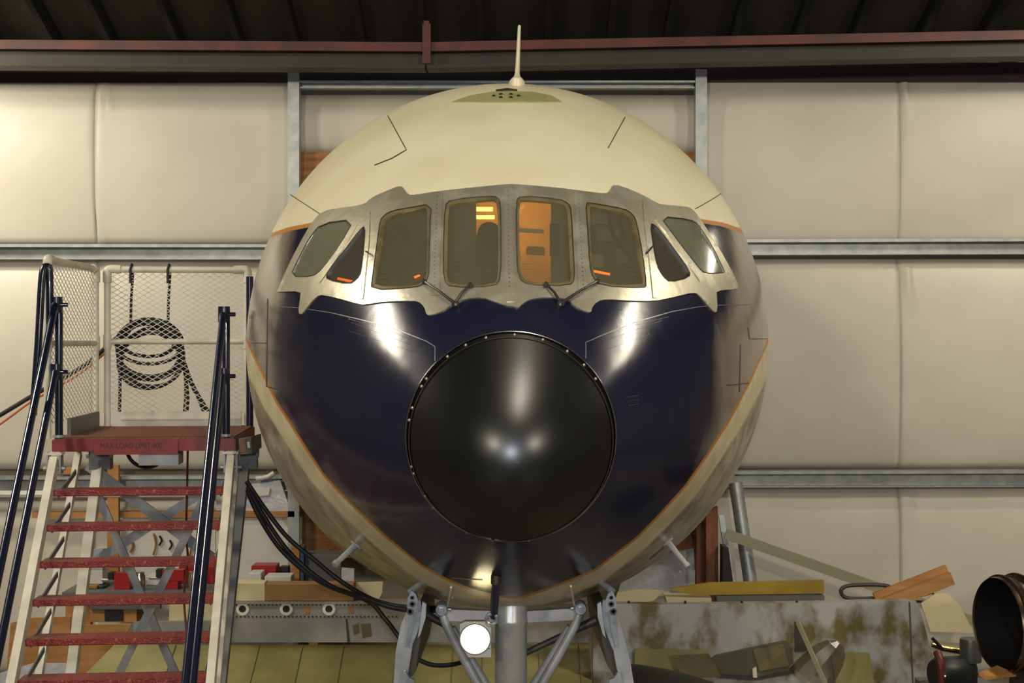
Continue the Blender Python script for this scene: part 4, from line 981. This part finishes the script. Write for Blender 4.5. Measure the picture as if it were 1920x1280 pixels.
# heavy cables from the stair to the nose gear
cabs = [[(462, 902, 8.3), (500, 958, 8.3), (540, 1008, 8.3), (590, 1050, 8.3), (640, 1090, 8.3), (700, 1124, 8.2), (760, 1138, 8.0), (820, 1140, 7.7)],
        [(464, 912, 8.35), (490, 960, 8.35), (530, 1020, 8.35), (570, 1062, 8.35), (620, 1098, 8.3), (680, 1120, 8.2), (745, 1141, 8.05), (815, 1144, 7.75)],
        [(463, 918, 8.4), (484, 965, 8.4), (520, 1022, 8.4), (565, 1066, 8.4), (615, 1098, 8.35), (690, 1127, 8.25), (722, 1160, 8.2), (745, 1190, 8.2), (770, 1225, 8.15), (810, 1246, 8.1), (860, 1243, 8.05), (890, 1225, 8.0)]]
labs = ['uppermost of three heavy black cables sagging below the nose at left', 'middle of three heavy black cables sagging below the nose at left', 'lowest heavy black cable, looping down behind the left gear door']
for c_, l_ in zip(cabs, labs):
    bm = B(); tube(bm, spline([P(*q) for q in c_], 8), 0.0135, 10); tag(obj('ground_cable', bm, 'black_rubber', None, True), l_, 'cable', 'ground power cables')
# ------------------------------------------------------------------ wing sections and clutter along the back wall
def quadp(pts, d, ext, name, m, parent=None, smooth=False):
    bm = B(); prism(bm, [P(a, b, d) for a, b in pts], ext); return obj(name, bm, m, parent, smooth)
def one(name, label, cat, m, pts, d, ext=(0, 0.1, 0), group=None):
    o = quadp(pts, d, ext, name, m); return tag(o, label, cat, group)
# grey spar with a primer-yellow skin, lying across the hangar
DWg = 11.5
W = empty('wing_section', (P(700, 0, DWg).x, DWg, 0.0), 'long grey wing spar with primer yellow skin lying behind the nose gear', 'wing')
x0, x1 = P(405, 0, DWg).x, P(1104, 0, DWg).x; zt, zm = P(0, 1131, DWg).z, P(0, 1204, DWg).z
bm = B(); box(bm, ((x0+x1)/2, DWg+0.02, (zt+zm)/2), (x1-x0, 0.04, zt-zm)); web = obj('spar_web', bm, 'wing_grey', W)
bm = B(); box(bm, ((x0+x1)/2, DWg+0.05, zt+0.008), (x1-x0, 0.16, 0.016)); obj('spar_cap', bm, 'wing_grey', W)
xs0 = P(150, 0, DWg).x
bm = B(); n = 14; rows = []
for i in range(n):
    a = i/(n-1); y = DWg+0.0-1.75*a; z = zm-0.02-0.55*a-0.10*math.sin(a*math.pi); rows.append([bm.verts.new((x, y, z)) for x in (xs0, x0, x1)])
for r0, r1 in zip(rows, rows[1:]):
    for i in range(2): bm.faces.new((r0[i], r0[i+1], r1[i+1], r1[i]))
bt = [[bm.verts.new(v.co-Vector((0, -0.02, 0.03))) for v in r] for r in rows]
for r0, r1 in zip(bt, bt[1:]):
    for i in range(2): bm.faces.new((r1[i], r1[i+1], r0[i+1], r0[i]))
for i in range(2): bm.faces.new((rows[0][i], rows[0][i+1], bt[0][i+1], bt[0][i])); bm.faces.new((rows[-1][i], bt[-1][i], bt[-1][i+1], rows[-1][i+1]))
for i in range(n-1): bm.faces.new((rows[i][0], bt[i][0], bt[i+1][0], rows[i+1][0])); bm.faces.new((rows[i][2], rows[i+1][2], bt[i+1][2], bt[i][2]))
skin = obj('primer_skin', bm, 'primer', W, 'all')
for px in (330, 410, 487, 568, 645, 745, 850, 905, 1010, 1085):
    bm = B(); X = P(px, 0, DWg).x
    for i in range(n-1):
        p0 = rows_p = None
    pts = []
    for i in range(n):
        a = i/(n-1); pts.append(Vector((X, DWg-1.75*a, zm-0.02-0.55*a-0.10*math.sin(a*math.pi)+0.003)))
    tube(bm, pts, 0.004, 5); obj('rib_seam', bm, 'olive', W)
for px in (455, 537, 617):
    c = P(px, 1141, DWg); bm = B(); lathe(bm, [(0.052, 0.0), (0.052, -0.012), (0.030, -0.014), (0.028, 0.004)], c, (0, 1, 0), 24); h = obj('lightening_ring', bm, 'label_white', web, 40)
    bm = B(); lathe(bm, [(0.030, -0.004), (0.0, -0.004)], c, (0, 1, 0), 20); obj('lightening_hole', bm, 'black_rubber', web)
bm = B()
for py in (1133.5, 1156):
    for px in np.arange(436, 745, 7.5): lathe(bm, [(0.008, 0), (0.005, -0.008), (0, -0.008)], P(px, py, DWg), (0, 1, 0), 6)
o = obj('spar_rivets', bm, 'rivet_dark', web); o['kind'] = 'stuff'
for q, mm in (([(570, 1132), (581, 1132), (580, 1152), (571, 1152)], 'wood_pine'), ([(652, 1134), (664, 1134), (662, 1150), (653, 1150)], 'wood_pine'), ([(676, 1170), (694, 1168), (697, 1192), (680, 1196)], 'olive'), ([(660, 1172), (672, 1168), (674, 1186), (664, 1190)], 'olive')):
    quadp(q, DWg-0.004, (0, 0.006, 0), 'paint_patch', mm, web)
quadp([(648, 1160), (651, 1160), (656, 1204), (651, 1204)], DWg-0.006, (0, 0.01, 0), 'spar_joint', 'seam', web)
for xx in (P(400, 0, 11.2).x, P(1000, 0, 11.2).x):        # trestle legs under the wing
    for yy in (DWg-0.05, DWg-1.3):
        bm = B(); box(bm, (xx, yy, 0.2), (0.09, 0.09, 0.4 if yy < 11 else 0.4)); obj('trestle_leg', bm, 'wood_pine', W)
# weathered wing panel at right, rounded at its end
DWr = 11.1
out = [(1112, 1131), (1250, 1133), (1480, 1131), (1600, 1128), (1700, 1126), (1718, 1127), (1728, 1150), (1738, 1190), (1750, 1230), (1762, 1290), (1765, 1400), (1112, 1400)]
PW = empty('weathered_panel', (P(1440, 0, DWr).x, DWr, 0.0), 'patchy grey and olive weathered wing panel standing at lower right', 'wing panel')
wp_ = quadp(out, DWr, (0, 0.10, 0), 'panel_skin', 'weathered', PW)
quadp([(1704, 1128), (1707, 1128), (1711, 1230), (1716, 1330), (1713, 1330), (1708, 1230)], DWr-0.004, (0, 0.008, 0), 'panel_joint', 'seam_light', PW)
quadp([(1190, 1217), (1326, 1219), (1329, 1222), (1329, 1330), (1190, 1330)], DWr-0.05, (0, 0.03, 0), 'primer_strip', 'primer', PW)
quadp([(1558, 1222), (1630, 1224), (1642, 1300), (1570, 1300)], DWr-0.03, (0, 0.02, 0), 'primer_strip', 'primer', PW)
for px in (1179, 1285, 1391, 1494):
    bm = B(); lathe(bm, [(0.012, 0), (0.010, 0.02), (0, 0.03)], P(px, 1132, DWr+0.04), (0, 0, 1), 8); obj('edge_peg', bm, 'rivet_dark', PW)
bm = B(); lo_ = P(1112, 1400, DWr); box(bm, (P(1440, 0, DWr).x, DWr+0.05, lo_.z/2), (2.5, 0.2, lo_.z)); obj('trestle', bm, 'wood_red', PW)
# things laid on top of it
one('yellow_board', 'long yellow painted board lying on the wing panel', 'board', 'yellow_paint', [(1255, 1104), (1330, 1093), (1420, 1091), (1545, 1088), (1545, 1112), (1345, 1115), (1300, 1116)], 11.35, (0, 0.05, 0))
one('grey_board', 'taupe board under the long yellow board', 'board', 'stair_shade', [(1344, 1118), (1546, 1116), (1546, 1131), (1346, 1132)], 11.32, (0, 0.10, 0))
one('cream_box', 'flat cream carton under the left end of the yellow board', 'carton', 'cream_board', [(1248, 1119), (1334, 1121), (1334, 1133), (1252, 1134)], 11.34, (0, 0.2, 0))
one('paper_sheet', 'beige paper sheet curled beside the flat cream carton', 'paper', 'cream_board', [(1158, 1110), (1195, 1105), (1240, 1107), (1262, 1113), (1248, 1120), (1190, 1134), (1150, 1134)], 11.56, (0, 0.03, 0))
bm = B(); fr_ = spline([P(1577, 1108, 11.36), P(1590, 1098, 11.36), P(1640, 1096, 11.36), P(1668, 1100, 11.36), P(1668, 1116, 11.36), P(1640, 1121, 11.36), P(1590, 1121, 11.36)], 6, True)
tube(bm, fr_, 0.016, 8, True); tag(obj('oval_ring', bm, 'gear_dark', None, True), 'dark oval hatch frame leaning under the orange timber angle', 'frame')
bm = B(); a, b = P(1640, 1121, 11.285), P(1776, 1068, 11.285); bar(bm, a, b, 0.03, 0.085, (0, 0, 1)); bar(bm, a+Vector((0.02, -0.045, -0.055)), b+Vector((0.02, -0.045, -0.055)), 0.07, 0.10, (0, 0, 1))
tag(obj('timber_angle', bm, 'wood_pine'), 'orange timber angle tilted up at lower right', 'timber')
quadq = [(1700, 1127), (1748, 1110), (1760, 1128)]
bm = B(); tube(bm, [P(a_, b_, 11.25) for a_, b_ in quadq], 0.015, 6, True); tag(obj('steel_triangle', bm, 'gear_dark'), 'small dark triangular bracket under the raised timber end', 'bracket')
one('white_plate', 'off-white slanting sheet beside the rounded panel end', 'sheet', 'cream_board', [(1727, 1131), (1755, 1112), (1775, 1112), (1800, 1135), (1826, 1186), (1745, 1184)], 11.203, (0, 0.015, 0))
# long leaning rails and poles behind
bm = B(); bar(bm, P(1360, 1000, 13.3), P(1870, 1180, 13.0), 0.05, 0.09); tag(obj('pale_rail', bm, 'pale_green_metal'), 'long pale green metal rail slanting down to the right', 'rail')
bm = B(); a, b = P(1379, 905, 13.6), P(1413, 1130, 13.4); tube(bm, [a, b, Vector((b.x+0.1, b.y-0.05, 0.02))], 0.065, 14); tag(obj('leaning_pipe', bm, 'galvanised', None, 40), 'thick dark grey pipe leaning on the wall right of the nose', 'pipe')
bm = B(); a, b = P(1352, 965, 13.55), P(1384, 1130, 13.4); bar(bm, a, Vector((b.x+0.1, b.y-0.02, 0.0)), 0.05, 0.05, (0, 1, 0)); tag(obj('leaning_strip', bm, 'galvanised'), 'thin grey strip leaning beside the red timber post', 'strip')
one('black_case', 'narrow black case standing beside the red timber post', 'case', 'dark_tool', [(1356, 1024), (1366, 1026), (1376, 1100), (1376, 1300), (1352, 1300)], 13.0, (0, 0.2, 0))
one('timber_post', 'reddish timber post in front of the wall below the nose', 'timber', 'wood_red', [(1324, 965), (1346, 950), (1350, 1307), (1324, 1307)], 13.2, (0, 0.12, 0))
one('timber_post', 'dark timber post just left of the reddish timber post', 'timber', 'wood_red', [(1306, 990), (1322, 975), (1322, 1302), (1306, 1302)], 13.33, (0, 0.12, 0))
one('timber_rail', 'short horizontal timber behind the right probe', 'timber', 'wood_red', [(1250, 1008), (1318, 1000), (1318, 1024), (1250, 1036)], 13.45, (0, 0.08, 0))
one('plastic_sheeting', 'bluish plastic sheeting hanging below the nose at right', 'sheeting', 'plastic_sheet', [(1180, 1040), (1300, 1010), (1306, 1140), (1150, 1140)], 13.6, (0, 0.02, 0))
# olive hatch leaning on the weathered panel, with its ribbed neighbour
one('ribbed_panel', 'small olive panel with pale ribs leaning left of the dark hatch', 'panel', 'olive', [(1262, 1229), (1330, 1226), (1352, 1268), (1280, 1272)], 10.95, (0, 0.03, 0))
hp = empty('access_cover', P(1410, 1270, 11.04), 'dark olive hatch panel tilted against the weathered panel', 'panel')
quadp([(1332, 1238), (1345, 1229), (1470, 1203), (1478, 1204), (1491, 1250), (1490, 1256), (1420, 1268), (1345, 1263), (1333, 1252)], 11.045, (0, 0.05, 0), 'panel_plate', 'olive_dark', hp)
quadp([(1412, 1218), (1468, 1206), (1480, 1248), (1424, 1258)], 11.035, (0, 0.02, 0), 'panel_inset', 'olive', hp)
quadp([(1345, 1264), (1420, 1269), (1490, 1257), (1490, 1262), (1420, 1275), (1350, 1271)], 11.03, (0, 0.05, 0), 'panel_sill', 'gear_dark', hp)
quadp([(1411, 1254), (1418, 1250), (1420, 1270), (1412, 1270)], 11.02, (0, 0.02, 0), 'panel_prop', 'aerial_cream', hp)
bm = B(); rr_ = []
for i, px in enumerate(np.linspace(1180, 1340, 14)):
    a = i/13; rr_.append((P(px, 1247+34*a**1.5, 10.3), 0.05))
for q in range(len(rr_)-1): pass
N_ = 10; rg = []
for (c, r) in rr_:
    rg.append([bm.verts.new(Vector((c.x, c.y-0.4+0.8*k/(N_-1), c.z-0.16*(2*k/(N_-1)-1)**2))) for k in range(N_)])
for A_, C_ in zip(rg, rg[1:]):
    for k in range(N_-1): bm.faces.new((A_[k], A_[k+1], C_[k+1], C_[k]))
ff = bm.faces[:]; ex = bmesh.ops.extrude_face_region(bm, geom=ff); 
for v in [g for g in ex['geom'] if isinstance(g, bmesh.types.BMVert)]: v.co.z -= 0.10
tag(obj('black_tarpaulin', bm, 'black_rubber', None, True), 'black rubber sheet draped over the primer yellow skin at right of the gear', 'sheet')
# clear plastic cone and grey fin in front of the weathered panel
cn = empty('plastic_cone', P(1540, 1280, 10.5), 'crumpled clear plastic fairing cone at lower right', 'fairing')
bm = B(); lathe(bm, [(0.0, -0.10), (0.04, -0.09), (0.09, -0.05), (0.13, 0.03), (0.155, 0.14), (0.17, 0.30)], P(1560, 1222, 10.55), (-0.62, 0.1, -0.78), 10); obj('cone_shell', bm, 'clear_plastic', cn, 20)
bm = B(); bar(bm, P(1496, 1166, 10.4), P(1548, 1282, 10.3), 0.02, 0.03); obj('cone_strut', bm, 'pale_green_metal', cn)
one('grey_fin', 'small dark grey triangular plate left of the plastic cone', 'plate', 'gear_dark', [(1491, 1166), (1496, 1168), (1528, 1222), (1491, 1222)], 11.077, (0, 0.02, 0))
# jet pipe on its stand
DJ = 9.0; jc = P(1872, 1171, DJ); jr = 90/F*DJ
J = empty('jet_pipe', (jc.x+0.5, DJ, 0.0), 'dark jet engine pipe with bright rims at the right edge', 'engine')
ax = Vector((1, 0.22, 0)).normalized(); c0 = jc
bm = B(); lathe(bm, [(jr*0.93, 0.45), (jr*0.93, 0.02), (jr*0.97, -0.01), (jr, 0.02), (jr, 0.05), (jr*0.96, 0.07), (jr*0.96, 0.11), (jr*1.02, 0.125), (jr*1.02, 0.16), (jr*0.97, 0.18), (jr*0.97, 1.3)], c0, ax, 64, True, True); obj('pipe_shell', bm, 'pipe_metal', J, 40)
for h0, r0 in ((0.03, 1.0), (0.14, 1.02)):
    bm = B(); e1 = ax.orthogonal().normalized(); e2 = ax.cross(e1); tube(bm, [c0+ax*h0+(e1*math.cos(a)+e2*math.sin(a))*jr*r0 for a in np.linspace(0, 2*math.pi, 64, endpoint=False)], 0.012, 8, True); obj('clamp_band', bm, 'pipe_metal', J, True)
bm = B(); lathe(bm, [(jr*0.92, 0.30), (0.0, 0.30)], c0, ax, 40); obj('pipe_baffle', bm, 'black_rubber', J)
bm = B(); lathe(bm, [(jr*0.925, 0.44), (jr*0.925, 0.0)], c0, ax, 64); obj('pipe_lining', bm, 'black_rubber', J, 40)
bm = B(); box(bm, c0+ax*0.5+Vector((0, -0.02, jr*0.98)), (0.22, 0.08, 0.05)); tube(bm, spline([c0+ax*0.2+Vector((0, 0, jr)), c0+ax*0.26+Vector((0, 0, jr*1.09)), c0+ax*0.4+Vector((0, 0, jr*1.02))], 5), 0.015, 8); obj('top_fitting', bm, 'pale_green_metal', J)
bm = B(); lathe(bm, [(0.06, -0.14), (0.065, -0.12), (0.065, 0.12), (0.06, 0.14)], c0+ax*0.42+Vector((0, -jr*1.04, -0.03)), (0, 0, 1), 20, True, True); obj('side_canister', bm, 'canister', J, 40)
zs = c0.z-jr
bm = B(); box(bm, (c0.x+0.62, DJ+0.12, zs/2), (0.9, 0.35, zs-0.03)); obj('stand', bm, 'dark_tool', J)
bm = B(); box(bm, (c0.x+0.33, DJ-0.30, zs-0.10), (1.05, 0.05, 0.10)); obj('hazard_board', bm, 'hazard_stripe', J)
bm = B(); box(bm, (c0.x+0.33, DJ-0.20, (zs-0.15)/2), (0.95, 0.06, zs-0.15)); obj('stand_front', bm, 'dark_tool', J)
bm = B(); prism(bm, [P(1835, 1260, 8.7), P(1870, 1247, 8.9), P(1905, 1262, 8.9), P(1850, 1268, 8.7)], (0, 0, -0.02)); obj('wood_wedge', bm, 'wood_pine', J)
# canister, brass tube, dark motor left of the jet pipe
bm = B(); lathe(bm, [(0.0, 0.0), (0.074, 0.0), (0.076, 0.02), (0.076, 0.15), (0.072, 0.165), (0, 0.168)], P(1820, 1240, 10.2), (0, 0, 1), 28); tag(obj('steel_canister', bm, 'canister', None, 40), 'grey steel canister left of the jet pipe', 'canister')
bm = B(); tube(bm, [P(1747, 1208, 10.3), P(1768, 1215, 10.3), P(1806, 1222, 10.3)], [0.018, 0.022, 0.022], 12); tag(obj('brass_tube', bm, 'brass', None, 40), 'shiny brass tube pointing at the steel canister', 'tube')
bm = B(); tube(bm, [P(1748, 1196, 10.25), P(1770, 1219, 10.25)], 0.012, 8); tag(obj('black_lever', bm, 'dark_tool', None, True), 'short black lever above the shiny brass tube', 'lever')
mo = empty('dark_motor', Vector((P(1795, 1300, 10.1).x, 10.1, 0.0)), 'dark machine under the grey steel canister', 'machine')
bm = B(); lathe(bm, [(0.0, -0.12), (0.10, -0.12), (0.12, -0.09), (0.12, 0.09), (0.10, 0.12), (0, 0.12)], P(1780, 1262, 10.1), (1, 0.3, 0), 24); obj('motor_body', bm, 'dark_tool', mo, 40)
bm = B(); tube(bm, spline([P(1757, 1222, 10.05), P(1764, 1245, 10.0), P(1768, 1290, 10.0)], 5), 0.03, 10); obj('motor_duct', bm, 'cord_red', mo, True)
bm = B(); lathe(bm, [(0.05, 0), (0.055, 0.02), (0.055, 0.13), (0.05, 0.15)], P(1818, 1284, 10.15), (0, 0, 1), 18, True, True); obj('motor_neck', bm, 'dark_tool', mo, 40)
bm = B(); box(bm, (P(1800, 0, 10.1).x, 10.15, P(0, 1285, 10.1).z/2), (0.5, 0.4, P(0, 1285, 10.1).z)); obj('motor_stand', bm, 'bench_grey', mo)
bm = B(); lathe(bm, [(0.012, 0), (0.012, -0.02), (0, -0.024)], P(1772, 1267, 9.97), (0, 1, 0), 10); obj('motor_nut', bm, 'steel_bright', mo)
bm = B(); bar(bm, P(1750, 1202, 13.4), P(1920, 1226, 13.4), 0.02, 0.03); tag(obj('wall_lath', bm, 'pale_green_metal'), 'thin pale lath against the wall behind the steel canister', 'lath')
# ---- left background: workbench with tools, boxes, timber frame, boards
DBn = 13.0
WB = empty('workbench', (P(330, 0, DBn).x, DBn+0.3, 0.0), 'grey topped workbench behind the red stair', 'workbench')
zb_ = P(0, 1108, DBn).z; xa, xb_ = P(120, 0, DBn).x, P(600, 0, DBn).x
bm = B(); box(bm, ((xa+xb_)/2, DBn+0.27, zb_-0.02), (xb_-xa, 0.66, 0.04)); obj('bench_top', bm, 'bench_grey', WB)
for xx in (xa+0.06, (xa+xb_)/2, xb_-0.06):
    for yy in (DBn+0.02, DBn+0.52):
        bm = B(); box(bm, (xx, yy, (zb_-0.04)/2), (0.08, 0.08, zb_-0.04)); obj('leg', bm, 'wood_pine', WB)
q = quadp([(168, 1126), (256, 1126), (256, 1166), (168, 1166)], DBn+0.02, (0, 0.4, 0), 'drawer', 'wood_pine', WB)
q2 = quadp([(196, 1144), (230, 1144), (230, 1164), (196, 1164)], DBn+0.0, (0, 0.03, 0), 'drawer_front', 'dark_tool', WB)
quadp([(168, 1132), (300, 1130), (300, 1142), (168, 1142)], DBn-0.02, (0, 0.05, 0), 'bench_apron', 'bench_grey', WB)
def on_bench(px0, px1, py, d=DBn+0.2): return [(px0, py), (px1, py), (px1, 1108-0.0), (px0, 1108)]
bx_ = lambda name, lab, cat, m, a, b, top, d, dep=0.2, zz=None, grp=None: _bx(name, lab, cat, m, a, b, top, d, dep, zz, grp)
def _bx(name, lab, cat, m, a, b, top, d, dep, zz, grp):
    zt_ = P(0, top, d).z; z0 = zb_+0.001 if zz is None else zz; X0, X1 = P(a, 0, d).x, P(b, 0, d).x
    bm = B(); box(bm, ((X0+X1)/2, d+dep/2, (zt_+z0)/2), (X1-X0, dep, zt_-z0)); bmesh.ops.bevel(bm, geom=bm.edges[:], offset=0.006, segments=1, affect='EDGES')
    return tag(obj(name, bm, m), lab, cat, grp)
bx_('cardboard_box', 'small brown cardboard box at the left end of the workbench', 'box', 'cardboard', 152, 182, 1098-30+30, DBn+0.1)
bx_('black_tin', 'small black tin beside the brown box on the workbench', 'tin', 'dark_tool', 184, 194, 1098, DBn+0.12)
def vise(px, top, label):
    d = DBn+0.15; v = empty('bench_vise', Vector((P(px, 0, d).x, d, zb_)), label, 'vise')
    zt_ = P(0, top, d).z; X = P(px, 0, d).x; hh = zt_-zb_
    bm = B(); box(bm, (X, d, zb_+hh*0.2+0.002), (0.14, 0.14, hh*0.4)); obj('vise_base', bm, 'red_tool', v)
    bm = B(); box(bm, (X+0.02, d, zb_+hh*0.7), (0.20, 0.09, hh*0.55)); obj('vise_body', bm, 'red_tool', v)
    bm = B(); box(bm, (X-0.11, d, zb_+hh*0.8), (0.05, 0.10, hh*0.4)); obj('vise_jaw', bm, 'dark_tool', v)
    bm = B(); tube(bm, [(X-0.2, d-0.02, zb_+hh*0.55), (X+0.1, d-0.02, zb_+hh*0.55)], 0.014, 8); obj('vise_screw', bm, 'steel_bright', v)
vise(232, 1072, 'red bench vise left of the cross braces on the workbench'); vise(322, 1066, 'red bench vise right of the cross braces on the workbench')
for px, lab, mm in ((262, 'clear glass jar left of the cross braces on the workbench', 'steel_bright'), (362, 'clear glass jar near the right stringer on the workbench', 'steel_bright')):
    d = DBn+0.05; bm = B(); X = P(px, 0, d).x; lathe(bm, [(0, 0), (0.05, 0), (0.05, 0.13), (0.04, 0.15), (0.04, 0.17), (0, 0.17)], (X, d, zb_+0.001), (0, 0, 1), 18); tag(obj('glass_jar', bm, mm, None, 40), lab, 'jar')
bx_('red_toolbox', 'long red toolbox behind the right handrail of the stair', 'toolbox', 'red_tool', 335, 402, 1062, DBn+0.4, 0.2)
bx_('white_bin', 'white parts bin behind the cross braces', 'bin', 'white_board', 275, 312, 1080, DBn+0.3, 0.2)
bx_('red_machine', 'red machine with a green panel on the bench under the cables', 'machine', 'red_tool', 471, 518, 1060, DBn+0.3, 0.2)
quadp([(505, 1062), (516, 1062), (516, 1072), (505, 1072)], DBn+0.29, (0, 0.02, 0), 'green_panel', 'hatch_green', None)
bpy.data.objects.remove(bpy.data.objects['green_panel'])
bx_('white_bin', 'white parts bin under the red machine at the cables', 'bin', 'white_board', 466, 490, 1074, DBn+0.05, 0.2)
bx_('white_bin', 'wide white parts bin right of the red machine', 'bin', 'white_board', 496, 546, 1080, DBn+0.05, 0.2)
bx_('black_tool', 'black hand tool lying on the bench right of the red machine', 'tool', 'dark_tool', 524, 541, 1062, DBn+0.4, 0.1)
bx_('blue_box', 'slim blue box below the cables beside the timber', 'box', 'blue_tool', 563, 570, 1024, DBn+0.3, 0.15)
bx_('grey_cabinet', 'grey cabinet behind the left probe', 'cabinet', 'stair_shade', 571, 640, 1040, DBn+0.35, 0.3)
bx_('timber_block', 'pine timber block standing on the bench below the cables', 'timber', 'wood_pine', 545, 562, 1022, DBn+0.3, 0.12)
# cartons resting on the grey spar
zsp = zt+0.017
for nm, lab, mm, a, b, top in (('cream_carton', 'cream carton standing on the grey spar at left', 'cream_board', 438, 497, 1092), ('long_carton', 'long brown cardboard tray on the grey spar', 'cardboard', 497, 664, 1094)):
    _bx(nm, lab, 'carton', mm, a, b, top, DWg+0.0, 0.14, zsp, None)
one('paper_card', 'cream card propped behind the long brown tray', 'card', 'cream_board', [(664, 1092), (718, 1090), (716, 1112), (706, 1132), (666, 1131)], DWg+0.145, (0, 0.012, 0))
one('magazine', 'bluish magazine leaning beside the grey cabinet', 'magazine', 'plastic_sheet', [(640, 1064), (664, 1066), (664, 1096), (640, 1096)], DWg+0.35, (0, 0.02, 0))
# timber frame, pegboard and plastic film on the wall
quad_d = 13.80
tag(quadp([(60, 960), (552, 958), (552, 969), (60, 971)], quad_d, (0, 0.12, 0), 'timber_rail', 'wood_pine'), 'long horizontal pine rail on the wall behind the stair', 'timber')
tag(quadp([(201, 872), (222, 872), (222, 1096), (201, 1096)], quad_d-0.07, (0, 0.06, 0), 'timber_post', 'wood_pine'), 'upright pine post behind the red treads', 'timber')
tag(quadp([(108, 878), (144, 876), (144, 888), (108, 889)], 13.84, (0, 0.10, 0), 'timber_offcut', 'wood_pine'), 'short pine offcut beside the left stringer', 'timber')
PG = empty('pegboard', P(485, 1100, 13.84), 'white pegboard panel on the wall below the pine rail', 'pegboard')
quadp([(405, 971), (566, 969), (566, 1106), (405, 1108)], 13.84, (0, 0.03, 0), 'board', 'white_board', PG)
quadp([(230, 971), (404, 971), (404, 1108), (230, 1108)], 13.84, (0, 0.03, 0), 'board', 'white_board', PG)
quadp([(528, 972), (565, 970), (566, 1012), (555, 1006), (540, 990)], 13.83, (0, 0.008, 0), 'pinned_map', 'hatch_green', PG)
for i, (a, b, c2) in enumerate(((288, 1000, 1040), (299, 1004, 1022), (245, 1010, 1035), (318, 1012, 1030), (355, 1000, 1045))):
    bm = B(); tube(bm, spline([P(a, b, 13.82), P(a+4, (b+c2)/2, 13.82), P(a-1, c2, 13.82)], 4), 0.010, 6); tag(obj('hanging_tool', bm, 'cardboard' if i % 2 == 0 else 'dark_tool', None, True), ('first', 'second', 'third', 'fourth', 'fifth')[sorted((245, 288, 299, 318, 355)).index(a)]+' thin tool from the left hanging on the pegboard', 'tool', 'tools on the pegboard')
one('plastic_film', 'bluish plastic film hanging above the pine rail under the cables', 'film', 'plastic_sheet', [(405, 916), (525, 900), (545, 958), (405, 957)], 13.82, (0, 0.03, 0))
one('white_card', 'white card stuck over the plastic film beside the stair', 'card', 'white_board', [(440, 918), (506, 915), (504, 928), (462, 932), (440, 930)], 13.80, (0, 0.02, 0))
bm = B(); tube(bm, spline([P(480, 897, 13.79), P(500, 894, 13.79), P(514, 886, 13.79)], 5), 0.022, 8); tag(obj('conduit_bend', bm, 'white_board', None, True), 'pale conduit bend where the hull meets the girt', 'conduit')
# orange plywood sheets leaning at lower left
one('plywood_sheet', 'orange plywood sheet leaning at the far lower left', 'plywood', 'wood_pine', [(20, 1168), (62, 1158), (132, 1156), (128, 1300), (8, 1300)], 12.2, (0, 0.02, 0))
one('plywood_sheet', 'orange plywood sheet with a slanting edge behind the red treads', 'plywood', 'wood_pine', [(140, 1172), (246, 1170), (240, 1182), (160, 1262), (136, 1290), (130, 1548), (60, 1548), (120, 1290)], 9.65, (0, 0.02, 0))
one('clear_film', 'crumpled clear film lying below the slanting plywood sheet', 'film', 'plastic_sheet', [(0, 1262), (60, 1244), (130, 1244), (240, 1300), (0, 1310)], 10.6, (0, 0.02, 0))
one('white_sheet', 'white board sheet lying behind the right stringer', 'board', 'cream_board', [(318, 1132), (400, 1128), (400, 1372), (308, 1372)], 12.0, (0, 0.02, 0))
one('grey_box', 'light grey box hanging left behind the treads', 'box', 'cockpit_grey', [(160, 1032), (192, 1030), (192, 1069.8), (160, 1069.8)], 13.22, (0, 0.1, 0))
one('lilac_bin', 'pale lilac bin on the bench left of the pine post', 'bin', 'white_board', [(150, 1070), (192, 1070), (192, 1094), (150, 1094)], DBn+0.2, (0, 0.2, 0))
one('grey_ledge', 'low grey board standing in front of the white sheet behind the stair', 'board', 'wing_grey', [(250, 1166), (404, 1163), (404, 1384), (250, 1384)], 11.8, (0, 0.03, 0))
